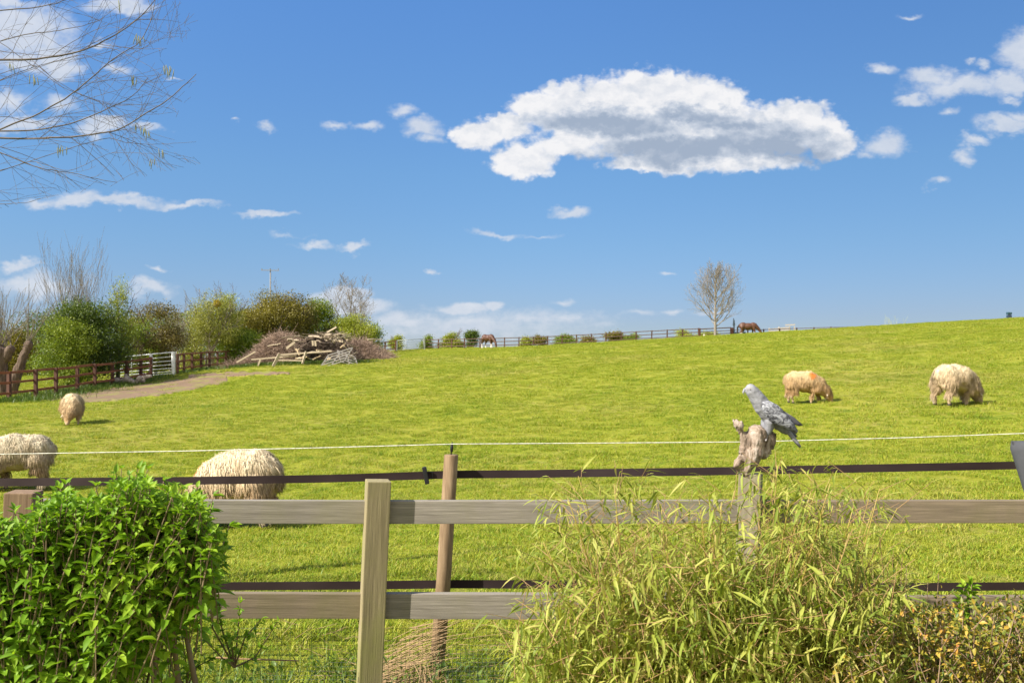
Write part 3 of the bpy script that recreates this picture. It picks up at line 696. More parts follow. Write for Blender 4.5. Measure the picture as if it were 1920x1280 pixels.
def make_sheep(label, loc, rz, mat, seed, wool=.22, pitch=0.0, nl=14000, headturn=0.0, scale=1.0):
    rng = np.random.default_rng(seed); t = thing("sheep", label, "sheep", (0, 0, 0), "sheep grazing in the pasture")
    mb = MB()
    ell_mb(mb, (-.27, 0, .53), (.25, .225, .235)); ell_mb(mb, (-.05, 0, .52), (.38, .245, .255)); ell_mb(mb, (.15, 0, .46), (.26, .225, .23)); cap_mb(mb, (-.27, 0, .55), .215, (.15, 0, .47), .215)
    ell_mb(mb, (-.46, 0, .55), (.08, .08, .12))
    ht = headturn
    cap_mb(mb, (.24, 0, .43), .20, (.42, ht * .5, .30), .14); cap_mb(mb, (.42, ht * .5, .30), .13, (.50, ht, .19), .10); cap_mb(mb, (.49, ht, .20), .090, (.57, ht * 1.2, .06), .05)
    for s, ox in ((1, .0), (-1, .06)):
        cap_mb(mb, (-.33, .13 * s, .42), .145, (-.36 + ox, .14 * s, .25), .085); cap_mb(mb, (-.36 + ox, .14 * s, .26), .075, (-.42 + ox, .14 * s, .19), .045); cap_mb(mb, (-.42 + ox, .14 * s, .19), .042, (-.39 + ox, .14 * s, .03), .030)
        ox2 = .07 * s
        cap_mb(mb, (.19, .12 * s, .38), .11, (.19 + ox2, .12 * s, .22), .05); cap_mb(mb, (.19 + ox2, .12 * s, .22), .042, (.20 + ox2 * 1.6, .12 * s, .03), .028)
    me = fuse(mb, .018, 4); roughen(me, .02, 7, seed=seed)
    body = mesh_obj("body", me, mat, t)
    mb = MB()
    for s in (1, -1):
        mb.tube([(.48, ht + .07 * s, .25), (.45, ht + .12 * s, .24), (.44, ht + .17 * s, .20)], [.018, .028, .006], 8)
    mb.each("ear", m_face, t, True)
    mb = MB()
    for s, ox in ((1, .0), (-1, .06)):
        mb.box((-.385 + ox, .14 * s, .015), (.06, .05, .035), None, .01); mb.box((.205 + .07 * s * 1.6, .12 * s, .015), (.06, .05, .035), None, .01)
    mb.each("hoof", m_hoof, t)
    # fleece of long locks hanging from the skin
    nf = len(me.polygons); cen = np.empty(nf * 3); nor = np.empty(nf * 3); me.polygons.foreach_get('center', cen); me.polygons.foreach_get('normal', nor)
    cen = cen.reshape(-1, 3); nor = nor.reshape(-1, 3)
    ok = (cen[:, 2] > wool) & ~((cen[:, 0] > .46) & (cen[:, 2] < .26)) & ~(nor[:, 2] < -.45) & ~((cen[:, 2] < .28) & (cen[:, 2] > .2) & (nor[:, 2] < -.35))
    idx = np.where(ok)[0]; idx = rng.choice(idx, nl); c = cen[idx] + rng.normal(size=(nl, 3)) * .008; n = nor[idx]; m_ = len(c)
    ln = rng.uniform(.06, .135, m_) * np.where(n[:, 2] > .6, .8, 1) * np.where(n[:, 2] < -.1, .6, 1); wd = rng.uniform(.0025, .007, m_)
    down = np.array([0, 0, -1.0]); side = n.copy(); side[:, 2] = 0; side /= np.linalg.norm(side, axis=1, keepdims=True) + 1e-6
    ph = rng.uniform(0, 6, 6); X_ = c * 26
    clump = np.stack([np.sin(X_[:, 0] + 1.7 * np.sin(X_[:, 2] * .6 + ph[0]) + ph[1]), np.sin(X_[:, 1] * 1.1 + 1.5 * np.sin(X_[:, 0] * .7 + ph[2]) + ph[3]), .6 * np.sin(X_[:, 2] * 1.2 + 1.9 * np.sin(X_[:, 0] * .5 + ph[4]) + ph[5])], 1)
    jit = clump * .55 + rnd_unit(rng, m_) * .45
    d0 = n * .38 + side * .25 + jit * .40 + down * .25; d0 /= np.linalg.norm(d0, axis=1, keepdims=True)
    p0 = c - n * .01; p1 = p0 + d0 * (ln * .28)[:, None]
    d1 = down * .9 + side * .30 + jit * .30; d1 /= np.linalg.norm(d1, axis=1, keepdims=True); p2 = p1 + d1 * (ln * .4)[:, None]
    d2 = down + side * .05 + jit * .30; d2 /= np.linalg.norm(d2, axis=1, keepdims=True); p3 = p2 + d2 * (ln * .45)[:, None]
    s = np.cross(n, down); s /= np.linalg.norm(s, axis=1, keepdims=True) + 1e-6; s = s + rnd_unit(rng, m_) * .3
    w = wd[:, None] * .5
    q = np.stack([p0 - s * w, p0 + s * w, p1 + s * w * 1.1, p1 - s * w * 1.1, p2 + s * w, p2 - s * w, p3], 1)
    b = (np.arange(m_) * 7)[:, None]; f4 = np.concatenate([b + np.array([0, 1, 2, 3]), b + np.array([3, 2, 4, 5])]); f3 = b + np.array([5, 4, 6])
    npmesh("fleece", q.reshape(-1, 3), [f4, f3], mat, t)
    t.location = loc; t.rotation_euler = (0, pitch, rz); t.scale = (scale,) * 3; return t
CR = (0.80, 0.70, 0.52); MD = (0.56, .42, .26); DT = (0.26, .155, .08)
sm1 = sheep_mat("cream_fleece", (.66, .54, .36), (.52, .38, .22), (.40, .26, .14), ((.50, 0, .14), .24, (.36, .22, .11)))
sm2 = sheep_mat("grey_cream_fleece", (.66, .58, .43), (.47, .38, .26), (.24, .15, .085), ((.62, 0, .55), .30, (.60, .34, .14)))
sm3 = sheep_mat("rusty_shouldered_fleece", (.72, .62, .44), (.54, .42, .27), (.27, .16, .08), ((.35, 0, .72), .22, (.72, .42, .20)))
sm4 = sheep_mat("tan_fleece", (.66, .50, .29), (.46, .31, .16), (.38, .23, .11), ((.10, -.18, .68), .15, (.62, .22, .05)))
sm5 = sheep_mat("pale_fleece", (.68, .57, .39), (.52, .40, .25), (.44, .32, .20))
def at(px, d): return G(px, d)
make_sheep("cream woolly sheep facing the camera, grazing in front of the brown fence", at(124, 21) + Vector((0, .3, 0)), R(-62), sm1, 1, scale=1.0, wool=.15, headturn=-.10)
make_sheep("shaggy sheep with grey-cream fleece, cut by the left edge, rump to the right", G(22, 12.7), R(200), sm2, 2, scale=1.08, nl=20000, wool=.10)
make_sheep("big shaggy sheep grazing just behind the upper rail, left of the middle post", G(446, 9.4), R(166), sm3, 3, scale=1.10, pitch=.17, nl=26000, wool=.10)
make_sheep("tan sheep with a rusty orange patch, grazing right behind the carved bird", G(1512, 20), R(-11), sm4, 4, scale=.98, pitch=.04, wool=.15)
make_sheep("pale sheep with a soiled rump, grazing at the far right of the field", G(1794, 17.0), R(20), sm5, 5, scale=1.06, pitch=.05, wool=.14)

def horse_mat(name, coat, z0=.42):
    m, nt, b, out = new_mat(name, .55)
    tc = nt.nodes.new('ShaderNodeTexCoord'); sp = nt.nodes.new('ShaderNodeSeparateXYZ'); nt.links.new(tc.outputs['Object'], sp.inputs[0])
    n = tex(nt, scale=5, detail=4); z = mth(nt, 'ADD', sp.outputs[2], mth(nt, 'MULTIPLY', mth(nt, 'SUBTRACT', n, .5), .15))
    low = mixc(nt, coat, (.75, .70, .62), mth(nt, 'LESS_THAN', sp.outputs[0], .80))
    c = mixc(nt, low, coat, smst(nt, z, z0, z0 + .08)); c = mixc(nt, c, tuple(x * .6 for x in coat), mth(nt, 'MULTIPLY', n, .4))
    nt.links.new(c, b.inputs['Base Color']); return m
m_hair = flat_mat("black_hair", (.02, .016, .014), .7)
def make_horse(label, loc, rz, mat, scale=1.0):
    t = thing("horse", label, "horse", (0, 0, 0), "horses on the crest of the field"); mb = MB()
    ell_mb(mb, (-.50, 0, 1.12), (.42, .31, .36)); ell_mb(mb, (-.02, 0, 1.08), (.62, .32, .34)); ell_mb(mb, (.45, 0, 1.10), (.36, .27, .37))
    cap_mb(mb, (.60, 0, 1.18), .25, (1.00, 0, .80), .16); cap_mb(mb, (1.00, 0, .80), .155, (1.22, 0, .50), .115)
    cap_mb(mb, (1.22, 0, .50), .125, (1.27, 0, .30), .10); cap_mb(mb, (1.27, 0, .30), .09, (1.30, 0, .10), .065)
    for s in (1, -1):
        cap_mb(mb, (1.14, .06 * s, .60), .03, (1.10, .07 * s, .70), .012)
        o = .10 * s
        cap_mb(mb, (-.60, .16 * s, 1.0), .22, (-.52 + o, .17 * s, .70), .10); cap_mb(mb, (-.52 + o, .17 * s, .70), .09, (-.70 + o, .17 * s, .52), .065)
        cap_mb(mb, (-.70 + o, .17 * s, .52), .06, (-.66 + o, .17 * s, .22), .05); cap_mb(mb, (-.66 + o, .17 * s, .22), .055, (-.62 + o, .17 * s, .06), .085)
        cap_mb(mb, (.52, .15 * s, .95), .13, (.52 - o, .15 * s, .50), .065); cap_mb(mb, (.52 - o, .15 * s, .50), .055, (.53 - o, .15 * s, .22), .045); cap_mb(mb, (.53 - o, .15 * s, .22), .055, (.56 - o, .15 * s, .06), .085)
    me = fuse(mb, .03, 3); mesh_obj("body", me, mat, t)
    mb = MB(); cap_mb(mb, (-.88, 0, 1.22), .06, (-1.02, 0, 1.0), .09); cap_mb(mb, (-1.02, 0, 1.0), .09, (-1.04, .02, .45), .06); mesh_obj("tail", fuse(mb, .025, 2), m_hair, t)
    mb = MB(); cap_mb(mb, (.58, .06, 1.36), .06, (1.02, .12, .90), .06); cap_mb(mb, (1.02, .10, .90), .06, (1.20, .06, .62), .045); mesh_obj("mane", fuse(mb, .025, 2), m_hair, t)
    t.location = loc; t.rotation_euler = (0, 0, rz); t.scale = (scale,) * 3; return t
hm1 = horse_mat("chestnut_coat", (.085, .034, .018)); hm2 = horse_mat("dark_bay_coat", (.10, .040, .022))
make_horse("chestnut horse with white feathered legs grazing before the far fence", G(915, 88), R(-48), hm1, 1.0)
make_horse("dark bay horse half hidden by the hill crest, right of the bare tree", G(1403, 84) + Vector((0, 0, -.25)), R(-8), hm2, 1.0)

# ------------------------------------------------------------------ carved bird on driftwood
m_bird, nt_, b_, o_ = new_mat("grey_carved_wood", .75)
_g = tex(nt_, scale=26, stretch=(1, 1, .8), detail=6, dist=.8); _g2 = tex(nt_, scale=70, detail=3, stretch=(.5, 1, 1.6))
_c = ramp(nt_, _g, [(.3, (.13, .13, .145)), (.5, (.21, .212, .235)), (.68, (.30, .305, .335))])
nt_.links.new(mixc(nt_, _c, (.30, .20, .15), mth(nt_, 'MULTIPLY', smst(nt_, tex(nt_, scale=9, detail=3), .55, .7), .45)), b_.inputs['Base Color']); bump(nt_, b_, _g2, .7, .003)
m_wing, nt_, b_, o_ = new_mat("streaked_wing_wood", .7)
_g = tex(nt_, scale=55, stretch=(.7, 1, 1.0), detail=4, dist=1.5); nt_.links.new(ramp(nt_, _g, [(.38, (.035, .035, .045)), (.50, (.18, .185, .215)), (.62, (.36, .37, .41))]), b_.inputs['Base Color']); bump(nt_, b_, _g, .8, .004)
m_dkw = flat_mat("dark_grey_wood", (.07, .07, .085), .6, 0, .35, 30)
m_drift, nt_, b_, o_ = new_mat("driftwood", .9)
_g = tex(nt_, scale=12, stretch=(2.2, 2.2, .7), detail=8, rough=.7, dist=1.2); nt_.links.new(ramp(nt_, _g, [(.32, (.06, .045, .035)), (.46, (.27, .20, .15)), (.62, (.50, .42, .36)), (.75, (.62, .56, .52))]), b_.inputs['Base Color']); bump(nt_, b_, _g, 1.0, .012)
DB = 3.22
def q(px, py, dy=0.0): return P(px, py, DB) + Vector((0, dy, 0))
k = DB / F
sb = thing("driftwood_stump", "gnarled pale driftwood with a knobbed arm fixed on the fence post", "driftwood", q(1408, 890))
mb = MB()
cap_mb(mb, q(1419, 814), 18 * k, q(1412, 848), 17 * k); cap_mb(mb, q(1412, 848, -.01), 17 * k, q(1401, 884), 10 * k); cap_mb(mb, q(1434, 815, .01), 14 * k, q(1436, 850, .02), 12 * k)
cap_mb(mb, q(1400, 815), 7 * k, q(1396, 850), 9 * k); cap_mb(mb, q(1398, 850), 8 * k, q(1378, 872, -.01), 5 * k); cap_mb(mb, q(1380, 876), 5 * k, q(1404, 886), 9 * k); cap_mb(mb, q(1448, 818), 8 * k, q(1446, 838, .01), 7 * k)
cap_mb(mb, q(1394, 828), 6 * k, q(1387, 806, -.01), 5 * k); cap_mb(mb, q(1387, 806, -.01), 6 * k, q(1383, 797, -.01), 10 * k); cap_mb(mb, q(1379, 792, -.01), 7 * k, q(1384, 797, -.01), 10 * k)
cap_mb(mb, q(1405, 884), 10 * k, q(1410, 902), 6 * k)
me = fuse(mb, .0035, 2); roughen(me, .010, 26, (1, 1, .45), 2.0); roughen(me, .004, 90, (1, 1, .3), 7.0); mesh_obj("root_wood", me, m_drift, sb)
bd = thing("carved_bird", "grey carved wooden bird of prey perched on the driftwood, facing left", "carved bird", q(1430, 822))
mb = MB()
cap_mb(mb, q(1408, 731), 11.5 * k, q(1417, 742), 13.5 * k); cap_mb(mb, q(1417, 742), 13.5 * k, q(1430, 762), 16.5 * k); cap_mb(mb, q(1430, 762), 16.5 * k, q(1447, 785), 15 * k); cap_mb(mb, q(1447, 785), 14 * k, q(1474, 808), 7 * k)
cap_mb(mb, q(1399, 733), 4 * k, q(1405, 733), 8 * k)
cap_mb(mb, q(1442, 792, -.012), 11 * k, q(1438, 810, -.012), 6.5 * k); cap_mb(mb, q(1438, 790, .014), 9 * k, q(1431, 808, .014), 5 * k)
cap_mb(mb, q(1438, 810, -.012), 4.5 * k, q(1433, 820, -.012), 4 * k); cap_mb(mb, q(1431, 808, .014), 3.5 * k, q(1428, 818, .014), 3.5 * k)
for dx, dy in ((-9, -.008), (-8, .004), (-2, -.018)): cap_mb(mb, q(1434, 820, -.012), 3 * k, q(1434 + dx, 824, -.012 + dy), 2.0 * k)
me = fuse(mb, .0028, 2); roughen(me, .0015, 60); mesh_obj("body", me, m_bird, bd)
mb = MB(); mb.tube([q(1402, 729), q(1396, 731), q(1393.5, 735), q(1395, 740)], [4.2 * k, 3.2 * k, 1.8 * k, .4 * k], 10); mb.build("beak", m_wing, bd, True)
mb = MB(); ell_mb(mb, q(1404.5, 730, -.0195), (1.5 * k, .8 * k, 1.3 * k)); mb.build("eye", m_dkw, bd, True)
def blade3(name, pts, th, mat, y0, bulge=0.0):
    """thick flat carved piece from an outline in the bird's plane"""
    n = len(pts); c = sum((Vector((a, b)) for a, b in pts), Vector((0, 0))) / n; mb = MB(); vs = []; 
    for sgn in (-1, 1):
        for a, b in pts: vs.append(q(a, b, y0 + sgn * th * .3))
        for a, b in pts: vs.append(q(c.x + (a - c.x) * .6, c.y + (b - c.y) * .6, y0 + sgn * (th * .5 + bulge)))
        vs.append(q(c.x, c.y, y0 + sgn * (th * .5 + bulge * 1.2)))
    m2 = 2 * n + 1; fs = []
    for s_ in (0, 1):
        o_ = s_ * m2
        for i in range(n):
            j = (i + 1) % n; f1 = (o_ + i, o_ + j, o_ + n + j, o_ + n + i); f2 = (o_ + n + i, o_ + n + j, o_ + 2 * n)
            fs += [f1, f2] if s_ == 0 else [f1[::-1], f2[::-1]]
    for i in range(n): j = (i + 1) % n; fs.append((j, i, m2 + i, m2 + j))
    mb.add(vs, fs); return mb.build(name, mat, bd, True)
wingo = [(1424, 752), (1436, 750), (1452, 758), (1468, 773), (1480, 788), (1490, 806), (1487, 812), (1476, 806), (1462, 800), (1444, 792), (1430, 780), (1422, 764)]
blade3("wing", wingo, .008, m_wing, -.036, .006); blade3("wing", [(a + 3, b - 2) for a, b in wingo], .008, m_wing, .036, .006)
blade3("primary_feathers", [(1474, 772), (1490, 782), (1508, 797), (1500, 799), (1486, 794), (1478, 790)], .006, m_dkw, .012, .001)
blade3("tail", [(1470, 800), (1480, 806), (1492, 822), (1501, 836), (1498, 839), (1486, 826), (1474, 812)], .012, m_bird, -.006, .002)
blade3("tail_underside", [(1478, 802), (1488, 808), (1497, 819), (1492, 820), (1482, 812)], .010, m_dkw, .008, .001)
# ------------------------------------------------------------------ field fences
M_BROWN = wood_mat("red_brown_rail", (.14, .040, .018), (.33, .11, .05), (.30, .20, .05), 0, 4, .35)
M_BPOST = flat_mat("brown_post_wood", (.085, .035, .022), .85, 0, .4, 10)
M_DRAIL = flat_mat("dark_far_rail", (.12, .08, .06), .85, 0, .3, 6)
M_GALV = flat_mat("galvanised_gate", (.46, .48, .49), .38, .35, .12, 6)
def field_fence(label, pts, hs, ph, pw, rm, pm, rail_h=.085, ppts=None, rail_side=-1):
    """pts: post positions on the ground"""
    c = pts[len(pts) // 2]; t = thing("field_fence", label, "fence", c)
    for i, p in enumerate(pts):
        mb = MB(); d = (pts[min(i + 1, len(pts) - 1)] - pts[max(i - 1, 0)]); an = math.atan2(d.y, d.x)
        m = Matrix.Rotation(an, 3, 'Z') @ Matrix.Rotation(random.uniform(-.03, .03), 3, 'Y')
        mb.box(p + Vector((0, 0, ph / 2 - .1)), (pw, pw, ph + .2), m, .008); mb.build("post", pm, t)
    for h in hs:
        mb = MB(); top = max(hs)
        for i in range(len(pts) - 1):
            a = pts[i]; b = pts[i + 1]; n = Vector((b.y - a.y, -(b.x - a.x), 0)).normalized() * (pw * .5 + .022)
            if n.y > 0: n = -n
            n = n * (1 if rail_side < 0 else -1)
            j0 = Vector((0, 0, random.uniform(-.012, .012)))
            mb.beam(a + n + Vector((0, 0, h)) + j0, b + n + Vector((0, 0, h)) + j0 * .4 + (b - a) * .0, .038, rail_h, .004)
        mb.build("rail", rm, t)
    return t
random.seed(3)
def line_pts(spec): return [G(a, d) for a, d in spec]
fl = line_pts([(-70, 32.2), (17, 33.8), (67, 35.8), (105, 37.5), (145, 39.2), (178, 41), (211, 42.8), (237, 44.5), (264, 46), (283, 47)])
field_fence("red-brown three-rail fence at far left, running up to the metal gate", fl, (1.14, .74, .32), 1.2, .13, M_BROWN, M_BPOST, .10)
fr = line_pts([(333, 49), (345, 50.5), (360, 52), (377, 53.5), (393, 55.5), (408, 57.5), (424, 60), (440, 62.5), (455, 65.5), (470, 69), (560, 78), (640, 84), (700, 88), (722, 90.5), (742, 92.5)])
field_fence("red-brown fence running from the metal gate behind the wood pile", fr, (1.14, .74, .32), 1.2, .13, M_BROWN, M_BPOST, .10)
ff = line_pts([(796, 94), (822, 93.5), (847, 93), (871, 92.6), (900, 92.4), (921, 92.2), (946, 92), (973, 92), (1000, 92), (1027, 92), (1054, 92), (1081, 92), (1109, 92), (1136, 92), (1165, 92), (1193, 92), (1222, 92), (1251, 92), (1280, 92), (1310, 92)])
field_fence("dark far fence along the crest, from the pale gate to the bare tree", ff, (1.02, .66, .28), 1.1, .12, M_DRAIL, M_BPOST, .085)
fg = line_pts([(1374, 93), (1402, 93), (1432, 93), (1462, 93.5), (1494, 94), (1526, 94), (1558, 94), (1590, 94), (1622, 94)])
def lift_to(pts, tops, h):
    """set the height of the fence so its top rail shows over the crest"""
    return pts
for i, p in enumerate(fg):
    zt = P(0, 0, p.y).z; px = 960 + p.x / p.y * F
    want = EYE - (np.interp(px, [1374, 1432, 1494, 1558, 1622], [619, 618, 615.5, 613.8, 613]) - HZ) / F * p.y
    fg[i] = Vector((p.x, p.y, want - 1.02))
field_fence("dark far fence sinking behind the hill crest, right of the bare tree", fg, (1.02, .66, .28), 1.1, .12, M_DRAIL, M_BPOST, .07)
# timber gate by the bare tree
def bar_gate(name, label, a, b, h, nb, mat, r, brace=True, cat="gate", posts=None, z0=.12, sq=False):
    t = thing(name, label, cat, a); fb = MB(); up = Vector((0, 0, 1))
    def bar(m, p, q_, rr):
        if sq: m.beam(p, q_, rr * 1.6, rr * 2.6)
        else: m.tube([p, q_], rr, 8)
    for e in (a, b): bar(fb, e + up * (z0 - .02), e + up * h, r * 1.35) if not sq else fb.box(e + up * (h + z0) / 2, (r * 2.4, r * 2.4, h - z0))
    bar(fb, a + up * h, b + up * h, r * 1.2); bar(fb, a + up * z0, b + up * z0, r * 1.1)
    m = a.lerp(b, .5); fb.build("frame", mat, t, not sq)
    for i in range(1, nb - 1):
        mb = MB(); f = (i / (nb - 1)) ** 1.25; z = z0 + (h - z0) * f; bar(mb, a + up * z, b + up * z, r * .85); mb.build("bar", mat, t, not sq)
    if brace:
        mb = MB(); q1 = a.lerp(b, .33); off = (b - a).cross(up).normalized() * r * 2; mb.tube([q1 + up * z0 + off, q1 + up * h + off], r * .7, 6); mb.build("brace", mat, t, True)
    return t
a = G(213, 50.5); b = G(323, 48.3); bar_gate("field_gate", "galvanised seven-bar metal field gate in the brown fence at left", a, b, 1.32, 7, M_GALV, .028)
def gpost(label, p, h, w, mat, name="gate_post"):
    mb = MB(); mb.box(p + Vector((0, 0, h / 2 - .2)), (w, w, h + .4), None, .015); mb.box(p + Vector((0, 0, h + .01)), (w * .82, w * .82, .03), None, .008)
    o = mb.build(name, mat); tag(o, label, "gate post"); return rebase(o, p)
gpost("square galvanised gate post at the right end of the metal gate", G(326, 48.1), 1.32, .15, M_GALV); gpost("galvanised post standing behind the bars of the metal gate", G(283, 47.3), 1.36, .15, M_GALV)
mb = MB(); p = G(240, 47.6); mb.box(p + Vector((0, 0, .6)), (.10, .1, 1.5), Matrix.Rotation(.04, 3, 'Y'), .01); mb.beam(p + Vector((-.9, .3, .93)), p + Vector((0, 0, 1.13)), .03, .08); mb.beam(p + Vector((0, 0, 1.1)), p + Vector((1.4, -.2, 1.18)), .03, .08)
o = mb.build("timber_post", M_BPOST); tag(o, "mossy brown timber post with short rails inside the metal gate opening", "post"); rebase(o, p)
a = G(745, 93); b = G(794, 93.6)
bar_gate("metal_gate", "small pale metal gate in the far fence above the wood pile", a, b, 1.15, 6, flat_mat("dull_gate_metal", (.36, .39, .38), .5, .2), .026)
gpost("pale gate post left of the small far gate", G(743.5, 92.9), 1.15, .15, M_GALV); gpost("pale gate post right of the small far gate", G(795.5, 93.7), 1.2, .17, M_GALV)
a = G(1312, 92) ; b = G(1371, 92.4)
for v_, yy_ in ((a, 634), (b, 631)): v_.z = EYE - (yy_ - HZ) / F * v_.y
bar_gate("timber_gate", "dark timber gate with rails in front of the lone bare tree", a, b, .98, 4, M_DRAIL, .035, False, sq=True, z0=.2)
gpost("thick brown gate post left of the lone bare tree", a + Vector((-.05, -.05, 0)), 1.05, .24, M_BPOST); gpost("pale short post beside the brown gate post", a + Vector((.40, -.3, -.1)), .5, .16, flat_mat("pale_post", (.6, .58, .52), .8))
gpost("thick brown gate post right of the lone bare tree", b + Vector((.05, -.05, 0)), .95, .3, M_BPOST)
p = b + Vector((.32, .1, 0)); mb = MB(); mb.box(p + Vector((0, 0, .85)), (.16, .14, 1.9), None, .02); mb.box(p + Vector((.0, 0, 1.35)), (.24, .18, .25), None, .03); mb.box(p + Vector((-.02, 0, 1.85)), (.07, .06, .3)); mb.box(p + Vector((.7, 0, .28)), (1.1, .4, .5), None, .05)
o = mb.build("water_trough", flat_mat("blue_grey_metal", (.07, .10, .14), .6)); tag(o, "blue-grey trough with an upright standpipe between gate post and dark horse", "trough"); rebase(o, p)
# pale timber frame behind the far fence
M_PALE = flat_mat("bleached_timber", (.50, .43, .37), .85, 0, .2, 4)
p = G(1465, 96); p.z = EYE - (640 - HZ) / F * 96
t = thing("pale_hurdle", "bleached timber frame standing behind the far fence, right of the dark horse", "frame", p)
for x, h in ((-1.3, 1.5), (-.2, 1.65), (1.0, 1.7), (1.55, 1.7)): mb = MB(); mb.box(p + Vector((x, .2, h / 2)), (.11, .11, h)); mb.build("upright", M_PALE, t)
for (x0, z0, x1, z1) in ((-1.4, 1.35, 1.0, 1.6), (-1.4, 1.15, 1.0, 1.35), (-1.3, .95, 1.0, 1.15), (.5, 1.85, 1.6, 1.9)): mb = MB(); mb.beam(p + Vector((x0, .12, z0)), p + Vector((x1, .12, z1)), .04, .12); mb.build("board", M_PALE, t)
# dark box on the crest at the right
p = P(1892, 598, 68); t = thing("feed_box", "small dark blue box with a raised lid on the hill crest at far right", "feed box", p)
M_BLUE = flat_mat("dark_blue_plastic", (.025, .045, .085), .5)
mb = MB(); mb.box(p + Vector((0, 0, .20)), (.30, .28, .24), None, .03); mb.build("box", M_BLUE, t)
mb = MB(); mb.box(p + Vector((.0, 0, .45)), (.32, .3, .17), Matrix.Rotation(.1, 3, 'Y'), .03); mb.build("lid", flat_mat("dark_teal_plastic", (.02, .06, .085), .5), t)
mb = MB(); mb.box(p + Vector((-.02, .04, .34)), (.24, .2, .1), None, .01); mb.build("hinge_block", flat_mat("grey_plastic", (.12, .17, .25), .5), t)
mb = MB()
for x in (-.13, .12): mb.box(p + Vector((x, 0, .03)), (.05, .2, .22))
mb.each("foot", M_BLUE, t)

# ------------------------------------------------------------------ trees
def branches(rng, base, d0, length, r, level, out, tips, spread=.7, up=.25, kids=(5, 9), ratio=.62, jit=.14, nseg=7, minr=.004, start=.3, maxlev=4, droop=0.0):
    p = np.array(base, float); d = np.array(d0, float); d /= np.linalg.norm(d); st = length / nseg; pos = [p.copy()]; dirs = [d.copy()]; rr = [r]
    for i in range(nseg):
        d = d + rng.normal(size=3) * jit + np.array([0, 0, up * (1 if level > 0 else .1) * .3 - droop * .2]); d /= np.linalg.norm(d)
        q_ = p + d * st; r1 = max(r * (1 - .80 * (i + 1) / nseg), minr); out.append((p, q_, rr[-1], r1, level)); p = q_; pos.append(p.copy()); dirs.append(d.copy()); rr.append(r1)
    tips.append((p, d, level))
    if level < maxlev:
        n = rng.integers(kids[0], kids[1] + 1)
        for kx in range(n):
            f = start + (1 - start) * (kx + rng.uniform(0, 1)) / n; i = min(int(f * nseg), nseg - 1); b0 = pos[i] + (pos[i + 1] - pos[i]) * (f * nseg - i)
            dd = dirs[i]; rv = rng.normal(size=3); rv -= dd * rv.dot(dd); rv /= np.linalg.norm(rv) + 1e-9
            nd = dd * (1 - spread * .45) + rv * spread; nl = length * ratio * (1.15 - .55 * f) * rng.uniform(.75, 1.2)
            branches(rng, b0, nd, nl, max(rr[i] * .62, minr), level + 1, out, tips, spread, up, kids, ratio, jit, max(4, nseg - 1), minr, .15, maxlev, droop)
def tree_mesh(out, mats, parent, trunk_levels=0):
    tr = [s for s in out if s[4] <= trunk_levels]; br = [s for s in out if s[4] > trunk_levels]
    for name, ss, sides in (("trunk", tr, 8), ("branches", br, 4)):
        if not ss: continue
        v, f = segs([s[0] for s in ss], [s[1] for s in ss], [s[2] for s in ss], [s[3] for s in ss], sides); npmesh(name, v, f, mats, parent, smooth=(name == "trunk"))
M_BARK = bark_mat("grey_bark", (.10, .08, .06), (.28, .24, .19)); M_BARK_D = bark_mat("brown_bark", (.06, .04, .03), (.18, .12, .09)); M_BARK_P = bark_mat("pale_twigs", (.15, .13, .11), (.30, .265, .23))
M_BARK_G = bark_mat("green_grey_bark", (.13, .12, .08), (.26, .25, .18))
